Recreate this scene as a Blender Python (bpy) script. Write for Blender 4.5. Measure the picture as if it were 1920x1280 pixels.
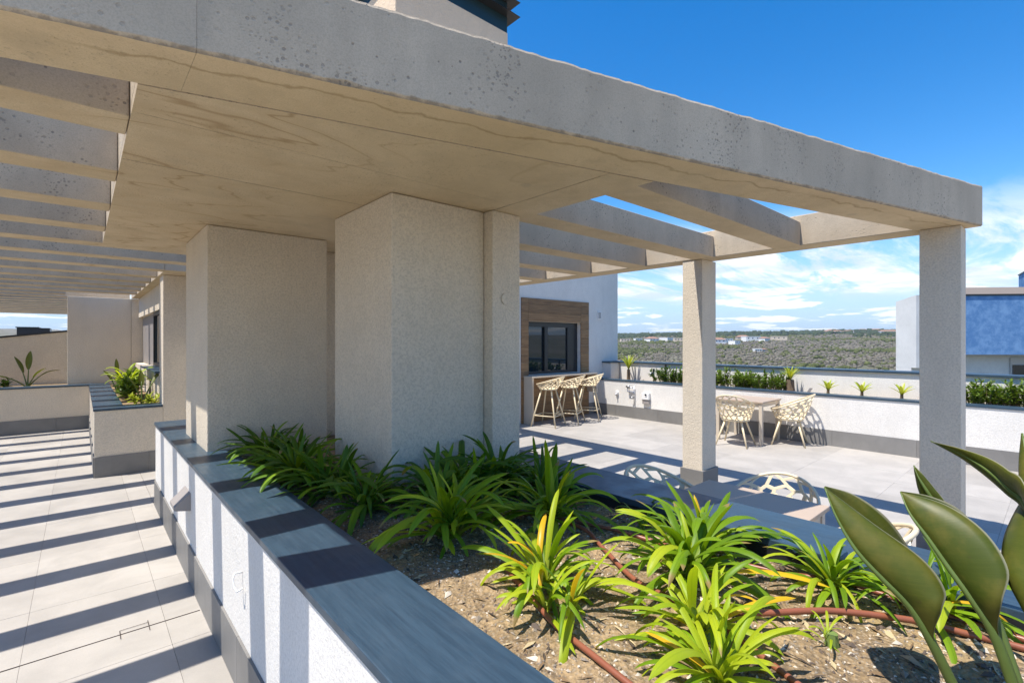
import bpy, bmesh, math, random
import numpy as np
from mathutils import Vector, Matrix, noise

for o in list(bpy.data.objects):
    bpy.data.objects.remove(o)
SC = bpy.context.scene
COL = SC.collection

# ------------------------------------------------------------------ camera
YAW = math.radians(41.45)
cd = bpy.data.cameras.new("camera")
cd.sensor_width = 36.0
cd.lens = 36.0 * 915.0 / 1920.0
cd.clip_start = 0.05
cd.clip_end = 20000.0
cam = bpy.data.objects.new("camera", cd)
cam.location = (0.0, 0.0, 1.9)
cam.rotation_euler = (math.radians(90.0), 0.0, -YAW)
COL.objects.link(cam)
SC.camera = cam

# ------------------------------------------------------------------ sun, sky, exposure
SUN_D = Vector((0.40, -0.10, -1.0)).normalized()
sl = bpy.data.lights.new("sun", 'SUN')
sl.energy = 5.0
sl.angle = math.radians(0.5)
sl.color = (1.0, 0.955, 0.89)
sun = bpy.data.objects.new("sun", sl)
sun.rotation_euler = SUN_D.to_track_quat('-Z', 'Y').to_euler()
sun.location = (-4, 2, 12)
COL.objects.link(sun)

W = bpy.data.worlds.new("World")
SC.world = W
W.use_nodes = True
wt = W.node_tree
wt.nodes.clear()
def wn(t, **k):
    n = wt.nodes.new(t)
    for a, b in k.items():
        setattr(n, a, b)
    return n
wl = wt.links.new
w_out = wn('ShaderNodeOutputWorld')
w_bg = wn('ShaderNodeBackground')
w_bg.inputs['Strength'].default_value = 0.14
sky = wn('ShaderNodeTexSky')
sky.sky_type = 'NISHITA'
sky.sun_disc = False
sky.sun_elevation = math.radians(67.8)
sky.sun_rotation = math.radians(281.3)
sky.altitude = 60.0
sky.air_density = 1.0
sky.dust_density = 0.35
sky.ozone_density = 2.0
hsv = wn('ShaderNodeHueSaturation')
hsv.inputs['Saturation'].default_value = 1.45
hsv.inputs['Value'].default_value = 1.11
hsv.inputs['Hue'].default_value = 0.503
wl(sky.outputs[0], hsv.inputs['Color'])
tc = wn('ShaderNodeTexCoord')
sep = wn('ShaderNodeSeparateXYZ')
wl(tc.outputs['Generated'], sep.inputs[0])
def wm(op, a, b=None, c=None):
    n = wn('ShaderNodeMath', operation=op)
    for i, v in enumerate((a, b, c)):
        if v is None:
            continue
        if isinstance(v, (int, float)):
            n.inputs[i].default_value = v
        else:
            wl(v, n.inputs[i])
    return n.outputs[0]
def wramp(x, lo, hi, a=0.0, b=1.0):
    n = wn('ShaderNodeMapRange')
    n.interpolation_type = 'SMOOTHSTEP'
    n.inputs['From Min'].default_value = lo
    n.inputs['From Max'].default_value = hi
    n.inputs['To Min'].default_value = a
    n.inputs['To Max'].default_value = b
    wl(x, n.inputs['Value'])
    return n.outputs[0]
zz = wm('ADD', wm('MAXIMUM', sep.outputs[2], 0.0), 0.075)
cvec = wn('ShaderNodeCombineXYZ')
wl(wm('DIVIDE', sep.outputs[0], zz), cvec.inputs[0])
wl(wm('DIVIDE', sep.outputs[1], zz), cvec.inputs[1])
cn = wn('ShaderNodeTexNoise')
cn.inputs['Scale'].default_value = 1.05
cn.inputs['Detail'].default_value = 9.0
cn.inputs['Roughness'].default_value = 0.60
cn.inputs['Distortion'].default_value = 0.35
wl(cvec.outputs[0], cn.inputs['Vector'])
# long streaky upper cloud sheet
mp = wn('ShaderNodeMapping')
mp.inputs['Rotation'].default_value = (0, 0, math.radians(-52))
mp.inputs['Scale'].default_value = (0.34, 1.35, 1.0)
mp.inputs['Location'].default_value = (3.1, 1.7, 0.0)
wl(cvec.outputs[0], mp.inputs['Vector'])
cn2 = wn('ShaderNodeTexNoise')
cn2.inputs['Scale'].default_value = 1.5
cn2.inputs['Detail'].default_value = 8.0
cn2.inputs['Roughness'].default_value = 0.64
cn2.inputs['Distortion'].default_value = 0.6
wl(mp.outputs[0], cn2.inputs['Vector'])
band = wm('MULTIPLY', wramp(sep.outputs[2], 0.245, 0.15), wramp(sep.outputs[2], 0.06, 0.095))
sheet = wm('MULTIPLY', wramp(cn2.outputs['Fac'], 0.42, 0.565), band)
low = wm('MULTIPLY', wramp(sep.outputs[2], 0.13, 0.07), wramp(sep.outputs[2], 0.0, 0.02))
puffs = wm('MULTIPLY', wramp(cn.outputs['Fac'], 0.52, 0.585), low)
cover = wm('MINIMUM', wm('ADD', wm('MULTIPLY', sheet, 0.92), wm('MULTIPLY', puffs, 0.8)), 1.0)
ccol = wn('ShaderNodeMix', data_type='RGBA')
ccol.inputs['A'].default_value = (4.1, 4.75, 5.9, 1)
ccol.inputs['B'].default_value = (6.6, 6.75, 6.9, 1)
wl(wramp(cn.outputs['Fac'], 0.38, 0.62), ccol.inputs['Factor'])
hzm = wn('ShaderNodeMix', data_type='RGBA')
wl(wramp(sep.outputs[2], 0.24, -0.02, 0.0, 0.92), hzm.inputs['Factor'])
wl(hsv.outputs[0], hzm.inputs['A'])
hzm.inputs['B'].default_value = (2.5, 3.7, 5.3, 1)
smix = wn('ShaderNodeMix', data_type='RGBA')
wl(cover, smix.inputs['Factor'])
wl(hzm.outputs['Result'], smix.inputs['A'])
wl(ccol.outputs['Result'], smix.inputs['B'])
wl(smix.outputs['Result'], w_bg.inputs['Color'])
wl(w_bg.outputs[0], w_out.inputs['Surface'])

SC.view_settings.view_transform = 'Standard'
SC.view_settings.look = 'None'
SC.view_settings.gamma = 1.0
SC.view_settings.use_curve_mapping = False
SC.view_settings.exposure = 0.50
SC.render.engine = 'CYCLES'
SC.cycles.max_bounces = 8
SC.cycles.diffuse_bounces = 5
SC.cycles.sample_clamp_indirect = 8.0
SC.cycles.use_denoising = True

# ------------------------------------------------------------------ helpers
def P(o, label=None, cat=None, group=None, kind=None):
    if label: o['label'] = label
    if cat: o['category'] = cat
    if group: o['group'] = group
    if kind: o['kind'] = kind
    return o

def link(o, parent=None):
    COL.objects.link(o)
    if parent is not None:
        o.parent = parent
    return o

def empty(name, loc=(0, 0, 0), rz=0.0, **k):
    o = bpy.data.objects.new(name, None)
    o.empty_display_size = 0.2
    o.location = loc
    o.rotation_euler = (0, 0, rz)
    link(o)
    P(o, **k)
    return o

class MB:
    """collects geometry in world (or local) coordinates and links it as ONE mesh object"""
    def __init__(self):
        self.v = []; self.f = []; self.mi = []
    def add(self, vs, fs, mi=0):
        n = len(self.v)
        self.v += [tuple(p) for p in vs]
        self.f += [tuple(i + n for i in q) for q in fs]
        self.mi += [mi] * len(fs)
        return self
    def box(self, x0, x1, y0, y1, z0, z1, mi=0):
        return self.prism([(x0, y0), (x1, y0), (x1, y1), (x0, y1)], z0, z1, mi)
    def prism(self, fp, z0, z1, mi=0):
        n = len(fp)
        vs = [(x, y, z0) for x, y in fp] + [(x, y, z1) for x, y in fp]
        fs = [tuple(range(n - 1, -1, -1)), tuple(range(n, 2 * n))]
        for i in range(n):
            j = (i + 1) % n
            fs.append((i, j, n + j, n + i))
        return self.add(vs, fs, mi)
    def tube(self, pts, r, n=8, mi=0, cap=True):
        pts = [Vector(p) for p in pts]
        rs = r if isinstance(r, (list, tuple)) else [r] * len(pts)
        vs = []; fs = []
        up = Vector((0, 0, 1))
        prev = None
        for i, p in enumerate(pts):
            t = (pts[min(i + 1, len(pts) - 1)] - pts[max(i - 1, 0)]).normalized()
            a = prev if prev is not None else (up if abs(t.z) < 0.9 else Vector((1, 0, 0)))
            u = (a - t * a.dot(t)).normalized()
            prev = u
            w = t.cross(u)
            for k in range(n):
                q = 2 * math.pi * k / n
                vs.append(p + (u * math.cos(q) + w * math.sin(q)) * rs[i])
        for i in range(len(pts) - 1):
            for k in range(n):
                k2 = (k + 1) % n
                fs.append((i * n + k, i * n + k2, (i + 1) * n + k2, (i + 1) * n + k))
        if cap:
            fs.append(tuple(range(n - 1, -1, -1)))
            m = (len(pts) - 1) * n
            fs.append(tuple(m + k for k in range(n)))
        return self.add(vs, fs, mi)
    def loft(self, rows, mi=0, closed=False):
        m = len(rows[0]); vs = [p for r in rows for p in r]; fs = []
        for i in range(len(rows) - 1):
            for k in range(m if closed else m - 1):
                k2 = (k + 1) % m
                fs.append((i * m + k, i * m + k2, (i + 1) * m + k2, (i + 1) * m + k))
        return self.add(vs, fs, mi)
    def mesh(self, name, mats, off=(0, 0, 0), smooth=False):
        me = bpy.data.meshes.new(name)
        ox, oy, oz = off
        me.from_pydata([(x - ox, y - oy, z - oz) for x, y, z in self.v], [], self.f)
        mats = mats if isinstance(mats, (list, tuple)) else [mats]
        for m in mats:
            me.materials.append(m)
        if len(mats) > 1:
            me.polygons.foreach_set('material_index', self.mi)
        if smooth:
            me.polygons.foreach_set('use_smooth', [True] * len(me.polygons))
        me.update()
        return me
    def build(self, name, mats, parent=None, bevel=0.0, smooth=False, loc=None, local=False, **k):
        off = (0, 0, 0)
        if parent is not None and not local:
            off = tuple(parent.matrix_basis.translation) if parent.parent is None else tuple(parent.parent.matrix_basis.translation + parent.matrix_basis.translation)
        if loc is not None:
            off = loc
        me = self.mesh(name, mats, off, smooth)
        o = bpy.data.objects.new(name, me)
        if loc is not None:
            o.location = loc
        link(o, parent)
        if bevel:
            b = o.modifiers.new('bevel', 'BEVEL')
            b.width = bevel; b.segments = 2; b.limit_method = 'ANGLE'; b.angle_limit = math.radians(40)
        P(o, **k)
        return o

def copy_obj(o, parent=None):
    c = o.copy(); COL.objects.link(c)
    if parent is not None: c.parent = parent
    return c
def copy_tree(root, loc, rz=0.0, scale=None, label=None, group=None):
    r = copy_obj(root); r.location = loc; r.rotation_euler = (0, 0, rz)
    if scale: r.scale = (scale,) * 3
    if label: r['label'] = label
    if group: r['group'] = group
    for ch in list(root.children):
        c = copy_obj(ch, r)
        for g in list(ch.children):
            copy_obj(g, c)
    return r

# ------------------------------------------------------------------ materials
class Mat:
    def __init__(self, name):
        self.m = bpy.data.materials.new(name)
        self.m.use_nodes = True
        self.t = self.m.node_tree
        self.t.nodes.clear()
        self.out = self.n('ShaderNodeOutputMaterial')
        self.b = self.n('ShaderNodeBsdfPrincipled')
        self.l(self.b.outputs[0], self.out.inputs['Surface'])
        self.pos = None
    def n(self, t, **k):
        x = self.t.nodes.new(t)
        for a, b in k.items():
            setattr(x, a, b)
        return x
    def l(self, a, b): self.t.links.new(a, b)
    def P(self):
        if self.pos is None:
            self.pos = self.n('ShaderNodeNewGeometry').outputs['Position']
        return self.pos
    def mapped(self, src, scale=(1, 1, 1), rot=(0, 0, 0), loc=(0, 0, 0)):
        m = self.n('ShaderNodeMapping')
        m.inputs['Scale'].default_value = scale
        m.inputs['Rotation'].default_value = rot
        m.inputs['Location'].default_value = loc
        self.l(src, m.inputs['Vector'])
        return m.outputs[0]
    def noise(self, vec, scale, detail=5, rough=0.55, dist=0.0):
        x = self.n('ShaderNodeTexNoise')
        x.inputs['Scale'].default_value = scale
        x.inputs['Detail'].default_value = detail
        x.inputs['Roughness'].default_value = rough
        x.inputs['Distortion'].default_value = dist
        self.l(vec, x.inputs['Vector'])
        return x.outputs['Fac']
    def voro(self, vec, scale, out='Distance', rnd=1.0):
        x = self.n('ShaderNodeTexVoronoi')
        x.inputs['Scale'].default_value = scale
        x.inputs['Randomness'].default_value = rnd
        self.l(vec, x.inputs['Vector'])
        return x.outputs[out]
    def math(self, op, a, b=None, c=None):
        x = self.n('ShaderNodeMath', operation=op)
        for i, v in enumerate((a, b, c)):
            if v is None: continue
            if isinstance(v, (int, float)): x.inputs[i].default_value = v
            else: self.l(v, x.inputs[i])
        return x.outputs[0]
    def rng(self, x, lo, hi, a=0.0, b=1.0, smooth=True):
        m = self.n('ShaderNodeMapRange')
        if smooth: m.interpolation_type = 'SMOOTHSTEP'
        for k, v in (('From Min', lo), ('From Max', hi), ('To Min', a), ('To Max', b)):
            m.inputs[k].default_value = v
        self.l(x, m.inputs['Value'])
        return m.outputs[0]
    def mix(self, fac, a, b, mode='MIX'):
        m = self.n('ShaderNodeMix', data_type='RGBA', blend_type=mode)
        for k, v in (('Factor', fac), ('A', a), ('B', b)):
            s = m.inputs[k]
            if isinstance(v, (int, float)): s.default_value = v
            elif isinstance(v, tuple): s.default_value = (*v, 1) if len(v) == 3 else v
            else: self.l(v, s)
        return m.outputs['Result']
    def color(self, c):
        if isinstance(c, tuple): self.b.inputs['Base Color'].default_value = (*c, 1)
        else: self.l(c, self.b.inputs['Base Color'])
    def rough(self, r):
        if isinstance(r, (int, float)): self.b.inputs['Roughness'].default_value = r
        else: self.l(r, self.b.inputs['Roughness'])
    def spec(self, s): self.b.inputs['Specular IOR Level'].default_value = s
    def bump(self, h, strength=0.3, dist=0.01):
        x = self.n('ShaderNodeBump')
        x.inputs['Strength'].default_value = strength
        x.inputs['Distance'].default_value = dist
        self.l(h, x.inputs['Height'])
        self.l(x.outputs[0], self.b.inputs['Normal'])

def simple(name, c, rough=0.6, var=0.12, scale=8.0, bump=0.0, bscale=60.0, spec=0.5, metal=0.0):
    m = Mat(name)
    nz = m.noise(m.P(), scale, 4)
    d = tuple(x * (1 - var) for x in c); e = tuple(min(1, x * (1 + var)) for x in c)
    m.color(m.mix(nz, d, e))
    m.rough(rough); m.spec(spec); m.b.inputs['Metallic'].default_value = metal
    if bump: m.bump(m.noise(m.P(), bscale, 3), bump, 0.004)
    return m.m

def concrete_mat(name, light, dark, pits=1.0, stain=0.0, seed=0.0, edge=False, tide_line=False):
    m = Mat(name)
    p = m.mapped(m.P(), loc=(seed, seed * 0.7, seed * 1.3))
    big = m.noise(p, 0.9, 5, 0.6, 0.3)
    streak = m.noise(m.mapped(p, scale=(2.2, 2.2, 0.35)), 2.0, 4, 0.6)
    fine = m.noise(p, 34.0, 5, 0.78)
    grit = m.noise(p, 150.0, 2, 0.7)
    c = m.mix(m.rng(big, 0.3, 0.72), dark, light)
    c = m.mix(m.rng(streak, 0.42, 0.7, 0.0, 0.35), c, tuple(x * 0.72 for x in dark))
    c = m.mix(m.rng(fine, 0.25, 0.75, 0.0, 0.30), c, tuple(x * 0.78 for x in light))
    c = m.mix(m.rng(grit, 0.30, 0.62, 0.30, 0.0), c, tuple(x * 0.55 for x in dark))
    cloudy = m.noise(m.mapped(p, loc=(1, 8, 2)), 3.4, 5, 0.65)
    c = m.mix(m.rng(cloudy, 0.48, 0.72, 0.0, 0.30), c, tuple(x * 0.74 for x in dark))
    h = fine
    if pits:
        # bugholes: sparse round voids of two sizes
        msk = m.rng(m.noise(p, 1.7, 2), 0.36, 0.58)
        v1 = m.rng(m.voro(p, 17.0), 0.085, 0.13, 1.0, 0.0)
        v2 = m.rng(m.voro(m.mapped(p, loc=(3.3, 1.1, 7.7)), 30.0), 0.18, 0.26, 1.0, 0.0)
        rnd = m.rng(m.noise(p, 13.0, 1), 0.44, 0.52)
        rnd2 = m.rng(m.noise(p, 3.0, 2), 0.40, 0.62)
        v3 = m.math('MULTIPLY', m.rng(m.voro(m.mapped(p, loc=(1.3, 5.1, 2.7)), 58.0), 0.20, 0.30, 1.0, 0.0), m.rng(m.noise(p, 5.0, 3), 0.42, 0.60))
        v2 = m.math('MAXIMUM', v2, v3)
        hole = m.math('MULTIPLY', m.math('MAXIMUM', m.math('MULTIPLY', v1, rnd), m.math('MULTIPLY', m.math('MULTIPLY', v2, rnd2), 0.85)), m.math('ADD', m.math('MULTIPLY', msk, 0.8), 0.2))
        c = m.mix(m.math('MULTIPLY', hole, 0.58 * pits), c, (0.11, 0.10, 0.09))
        h = m.math('SUBTRACT', fine, m.math('MULTIPLY', hole, 2.5))
    if stain:
        w = m.noise(m.mapped(p, scale=(0.55, 0.8, 0.8)), 1.1, 3, 0.5, 0.9)
        fr = m.math('ABSOLUTE', m.math('SUBTRACT', m.math('FRACT', m.math('MULTIPLY', w, 7.0)), 0.5))
        line = m.rng(fr, 0.0, 0.075, 1.0, 0.0)
        lm = m.rng(m.noise(m.mapped(p, loc=(9, 4, 1)), 0.8, 2), 0.52, 0.72, 0.0, 0.6)
        c = m.mix(m.math('MULTIPLY', m.math('MULTIPLY', line, lm), stain), c, (0.30, 0.195, 0.095))
        px_ = m.n('ShaderNodeSeparateXYZ'); m.l(m.P(), px_.inputs[0])
        if tide_line:
            sd = m.math('SUBTRACT', px_.outputs[1], m.math('SUBTRACT', 2.117, m.math('MULTIPLY', m.math('ADD', px_.outputs[0], 0.183), 0.272)))
            wob = m.math('MULTIPLY', m.math('SUBTRACT', m.noise(p, 2.4, 4, 0.6), 0.5), 0.30)
            dd = m.math('ABSOLUTE', m.math('SUBTRACT', sd, m.math('ADD', 0.13, wob)))
            tl = m.math('MULTIPLY', m.rng(dd, 0.0, 0.02, 1.0, 0.0), m.rng(m.noise(m.mapped(p, loc=(2, 2, 2)), 1.1, 2), 0.40, 0.52))
            c = m.mix(m.math('MULTIPLY', tl, 0.62), c, (0.30, 0.20, 0.095))
            c = m.mix(m.rng(sd, 0.0, 0.16, 0.30, 0.0), c, (0.66, 0.50, 0.31))
        else:
            w2 = m.math('ADD', m.math('MULTIPLY', px_.outputs[0], 0.85), m.math('MULTIPLY', m.noise(m.mapped(p, scale=(0.45, 1.7, 1.0)), 1.25, 3, 0.45, 0.2), 2.1))
            f2 = m.math('ABSOLUTE', m.math('SUBTRACT', m.math('FRACT', m.math('MULTIPLY', w2, 2.6)), 0.5))
            l2 = m.math('MULTIPLY', m.rng(f2, 0.0, 0.07, 1.0, 0.0), m.math('MULTIPLY', m.rng(px_.outputs[0], 1.6, 0.7), m.rng(m.noise(m.mapped(p, loc=(5, 1, 3)), 1.3, 2), 0.36, 0.5)))
            l2 = m.math('MULTIPLY', l2, m.rng(px_.outputs[0], -0.05, 0.1))
            c = m.mix(m.math('MULTIPLY', l2, 0.7), c, (0.30, 0.19, 0.09))
            c = m.mix(m.math('MULTIPLY', m.rng(f2, 0.0, 0.5, 0.30, 0.0), m.rng(px_.outputs[0], 1.6, 0.7)), c, (0.50, 0.36, 0.20))
        tide = m.rng(fr, 0.0, 0.5, 0.22, 0.0)
        c = m.mix(m.math('MULTIPLY', tide, lm), c, (0.42, 0.31, 0.18))
        grain = m.noise(m.mapped(p, scale=(1.2, 14.0, 1.2), rot=(0, 0, math.radians(10))), 2.0, 4, 0.6)
        c = m.mix(m.rng(grain, 0.5, 0.75, 0.0, 0.16), c, (0.46, 0.35, 0.21))
        drop = m.rng(m.voro(m.mapped(p, loc=(4.4, 2.2, 9.9)), 2.3), 0.05, 0.12, 0.35, 0.0)
        c = m.mix(drop, c, (0.36, 0.30, 0.22))
        blob = m.rng(m.noise(m.mapped(p, loc=(7, 7, 7)), 3.2, 5, 0.65), 0.56, 0.70, 0.0, 0.22)
        c = m.mix(blob, c, (0.44, 0.36, 0.25))
    if edge:
        ez = m.n('ShaderNodeSeparateXYZ'); m.l(m.P(), ez.inputs[0])
        jag = m.math('MULTIPLY', m.noise(p, 16.0, 4, 0.7), 0.05)
        low = m.rng(m.math('SUBTRACT', ez.outputs[2], jag), 2.874, 2.892, 1.0, 0.0)
        top = m.rng(m.math('ADD', ez.outputs[2], jag), 3.262, 3.285, 0.0, 1.0)
        c = m.mix(m.math('MULTIPLY', m.math('MAXIMUM', low, top), 0.62), c, (0.12, 0.105, 0.09))
        h = m.math('SUBTRACT', h, m.math('MULTIPLY', low, 1.2))
    m.color(c)
    m.rough(0.85); m.spec(0.25)
    m.bump(h, 0.45, 0.006)
    return m.m

CONC = concrete_mat('cast_concrete', (0.66, 0.54, 0.39), (0.51, 0.415, 0.30), 1.0)
SOFFIT = concrete_mat('warm_bounce_soffit_concrete', (0.72, 0.575, 0.375), (0.62, 0.48, 0.295), 0.25, 0.7, 4.0)  # same concrete, warm floor bounce put into the base colour, plus formwork stains
BEAMC = concrete_mat('front_beam_concrete', (0.66, 0.54, 0.395), (0.52, 0.425, 0.31), 1.0, 0.0, 2.0, edge=True)
BEAMS = concrete_mat('front_beam_soffit', (0.72, 0.57, 0.365), (0.62, 0.475, 0.285), 0.25, 0.4, 6.0, tide_line=True)  # warm bounce painted in here too, with a tide mark on top
def stucco_mat(name, c, grain=0.42, splash=0.0, bump=0.75):
    m = Mat(name)
    p = m.P()
    g = m.noise(p, 66.0, 4, 0.75)
    g2 = m.noise(p, 38.0, 3, 0.6)
    b = m.noise(p, 0.7, 4, 0.6)
    drip = m.noise(m.mapped(p, scale=(3.0, 3.0, 0.25)), 1.6, 4, 0.6)
    k = m.mix(m.rng(b, 0.3, 0.7), tuple(x * 0.89 for x in c), c)
    k = m.mix(m.rng(g, 0.30, 0.62, grain, 0.0), k, tuple(x * 0.45 for x in c))
    k = m.mix(m.rng(drip, 0.52, 0.75, 0.0, 0.12), k, tuple(x * 0.6 for x in c))
    sw = m.noise(m.mapped(p, scale=(1.0, 1.0, 0.55), rot=(0.4, 0.2, 0.3)), 4.5, 3, 0.5, 1.2)
    k = m.mix(m.rng(sw, 0.45, 0.65, 0.0, 0.18), k, tuple(x * 0.72 for x in c))
    zs = m.n('ShaderNodeSeparateXYZ'); m.l(p, zs.inputs[0])
    spl = m.math('MULTIPLY', m.rng(m.math('ABSOLUTE', m.math('SUBTRACT', zs.outputs[2], 0.86)), 0.0, 0.17, 1.0, 0.0), m.rng(m.noise(p, 21.0, 4, 0.7), 0.45, 0.68))
    k = m.mix(m.math('MULTIPLY', spl, splash), k, (0.30, 0.235, 0.165))
    m.color(k); m.rough(0.92); m.spec(0.15)
    m.bump(m.math('ADD', g, m.math('MULTIPLY', g2, 0.8)), bump, 0.008)
    return m.m
STUCCO = stucco_mat('sand_render', (0.80, 0.69, 0.54))
PIERM = stucco_mat('pier_render', (0.81, 0.70, 0.545), 0.46, 0.4, 1.0)
SHAFT = stucco_mat('shaft_render', (0.82, 0.65, 0.47), 0.12)
WHITE = stucco_mat('white_render', (0.84, 0.80, 0.735), 0.34, 0.0, 0.45)
def tile_mat(name, c, var=0.1, rough=0.55):
    m = Mat(name)
    oi = m.n('ShaderNodeObjectInfo')
    p = m.P()
    cl = m.noise(p, 2.3, 6, 0.62, 0.5)
    st = m.noise(m.mapped(p, scale=(0.8, 5.0, 1.0), rot=(0, 0, 0.12)), 2.2, 5, 0.6)
    k = m.mix(m.rng(cl, 0.3, 0.7), tuple(x * (1 - var) for x in c), tuple(x * (1 + var) for x in c))
    k = m.mix(m.rng(st, 0.5, 0.75, 0.0, 0.25), k, tuple(x * 0.84 for x in c))
    k = m.mix(m.rng(m.noise(p, 120, 2), 0.35, 0.7, 0.14, 0.0), k, tuple(x * 0.6 for x in c))
    r = m.rng(oi.outputs['Random'], 0, 1, 0.90, 1.06, False)
    v = m.n('ShaderNodeHueSaturation'); m.l(k, v.inputs['Color']); m.l(r, v.inputs['Value'])
    spot = m.rng(m.noise(p, 0.9, 5, 0.7), 0.52, 0.72, 0.0, 0.16)
    vv = m.mix(spot, v.outputs[0], tuple(x * 0.62 for x in c))
    m.color(vv); m.rough(rough); m.spec(0.35)
    m.bump(m.noise(p, 70, 3), 0.12, 0.002)
    return m.m
TILE = tile_mat('pale_porcelain', (0.405, 0.372, 0.328), 0.09)
GROUT = simple('grout', (0.39, 0.345, 0.295), 0.9)
PLINTH = tile_mat('grey_porcelain', (0.215, 0.205, 0.19), 0.10)
def slate():
    m = Mat('dark_slate_porcelain')
    p = m.P()
    s1 = m.noise(m.mapped(p, scale=(26.0, 1.3, 1.0), rot=(0, 0, 0.03)), 2.6, 6, 0.68, 0.3)
    s2 = m.noise(p, 5.0, 5, 0.6)
    c = m.mix(m.rng(s1, 0.3, 0.7), (0.024, 0.047, 0.072), (0.040, 0.073, 0.105))
    c = m.mix(m.rng(s2, 0.5, 0.8, 0.0, 0.35), c, (0.06, 0.09, 0.115))
    c = m.mix(m.rng(m.noise(p, 26.0, 5, 0.7), 0.58, 0.75, 0.0, 0.14), c, (0.12, 0.15, 0.165))
    m.color(c); m.rough(m.rng(s2, 0.3, 0.7, 0.30, 0.46)); m.spec(0.5)
    m.bump(s1, 0.10, 0.003)
    return m.m
SLATE = slate()
DARK = simple('black_aluminium', (0.018, 0.02, 0.023), 0.35, 0.1)
TEAL = simple('dark_teal_metal', (0.012, 0.035, 0.045), 0.4, 0.1)
def glass_dark(name, c=(0.012, 0.022, 0.03), ior=1.75):
    m = Mat(name); m.color(c); m.rough(0.02); m.spec(0.5); m.b.inputs['IOR'].default_value = ior
    return m.m
GLASS = glass_dark('dark_window_glass')
def wood():
    m = Mat('timber_board')
    oi = m.n('ShaderNodeObjectInfo')
    p = m.P()
    off = m.n('ShaderNodeCombineXYZ'); m.l(m.math('MULTIPLY', oi.outputs['Random'], 37.0), off.inputs[0]); m.l(m.math('MULTIPLY', oi.outputs['Random'], 11.0), off.inputs[2])
    va = m.n('ShaderNodeVectorMath', operation='ADD'); m.l(p, va.inputs[0]); m.l(off.outputs[0], va.inputs[1])
    g = m.noise(m.mapped(va.outputs[0], scale=(1.0, 1.0, 16.0)), 2.2, 6, 0.65, 0.8)
    g2 = m.noise(m.mapped(va.outputs[0], scale=(0.6, 1.0, 3.0)), 1.6, 3)
    c = m.mix(m.rng(g, 0.3, 0.7), (0.17, 0.088, 0.033), (0.34, 0.195, 0.085))
    c = m.mix(m.rng(g2, 0.4, 0.7, 0.0, 0.5), c, (0.25, 0.145, 0.065))
    r = m.rng(oi.outputs['Random'], 0, 1, 0.8, 1.15, False)
    v = m.n('ShaderNodeHueSaturation'); m.l(c, v.inputs['Color']); m.l(r, v.inputs['Value'])
    m.color(v.outputs[0]); m.rough(0.6); m.bump(g, 0.2, 0.003)
    return m.m
WOOD = wood()
CREAM = simple('cream_plastic', (0.74, 0.61, 0.40), 0.42, 0.05)
TAUPE = simple('taupe_table_top', (0.45, 0.345, 0.255), 0.5, 0.08, 5.0)
BEIGE_M = simple('beige_metal', (0.55, 0.47, 0.37), 0.45, 0.05)
METAL = simple('brushed_steel', (0.55, 0.55, 0.56), 0.3, 0.08, metal=1.0)
WPLAST = simple('white_plastic', (0.78, 0.77, 0.74), 0.4, 0.03)
GREYP = simple('grey_plastic', (0.30, 0.27, 0.25), 0.5, 0.06)
PIPE = simple('brown_pipe', (0.26, 0.085, 0.045), 0.38, 0.12, 20)
def leaf_mat(name, a, b, trans=0.4, rough=0.36, veins=0.0, tcol=None):
    m = Mat(name)
    oi = m.n('ShaderNodeObjectInfo')
    nz = m.noise(m.P(), 16.0, 3)
    f = m.math('ADD', m.math('MULTIPLY', oi.outputs['Random'], 0.65), m.math('MULTIPLY', nz, 0.45))
    c = m.mix(f, a, b)
    if name.startswith('strap'):
        uvn = m.n('ShaderNodeSeparateXYZ'); m.l(m.n('ShaderNodeUVMap').outputs[0], uvn.inputs[0])
        rr = m.math('FRACT', m.math('MULTIPLY', oi.outputs['Random'], 17.31))
        start = m.rng(rr, 0.0, 1.0, 0.86, 1.55, False)
        tip = m.rng(m.math('SUBTRACT', m.math('ADD', uvn.outputs[1], m.math('MULTIPLY', m.math('SUBTRACT', nz, 0.5), 0.12)), start), -0.02, 0.04)
        c = m.mix(m.rng(uvn.outputs[1], 0.0, 0.35, 0.55, 0.0), c, (0.42, 0.46, 0.12) if 'dark' not in name else (0.22, 0.28, 0.06))
        rib = m.rng(m.math('ABSOLUTE', uvn.outputs[0]), 0.0, 0.22, 0.25, 0.0)
        c = m.mix(rib, c, tuple(x * 0.6 for x in a))
        c = m.mix(m.math('MULTIPLY', tip, 0.9), c, (0.36, 0.24, 0.10))
    m.color(c); m.rough(rough); m.spec(0.32)
    tr = m.n('ShaderNodeBsdfTranslucent')
    tm = m.mix(1.0, c, tcol or (1.35, 1.25, 0.5), 'MULTIPLY')
    m.l(tm, tr.inputs['Color'])
    mx = m.n('ShaderNodeMixShader'); mx.inputs[0].default_value = trans
    m.l(m.b.outputs[0], mx.inputs[1]); m.l(tr.outputs[0], mx.inputs[2])
    m.l(mx.outputs[0], m.out.inputs['Surface'])
    return m
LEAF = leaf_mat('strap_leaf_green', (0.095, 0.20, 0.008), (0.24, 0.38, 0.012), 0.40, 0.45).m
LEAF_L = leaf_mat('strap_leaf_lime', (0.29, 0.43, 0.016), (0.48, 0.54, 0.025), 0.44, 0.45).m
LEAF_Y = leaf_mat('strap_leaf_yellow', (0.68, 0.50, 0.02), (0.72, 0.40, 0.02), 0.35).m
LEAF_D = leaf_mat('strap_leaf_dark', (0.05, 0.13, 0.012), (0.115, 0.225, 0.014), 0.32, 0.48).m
BLADE = leaf_mat('paddle_leaf', (0.095, 0.125, 0.020), (0.16, 0.175, 0.03), 0.30, 0.4).m
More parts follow.
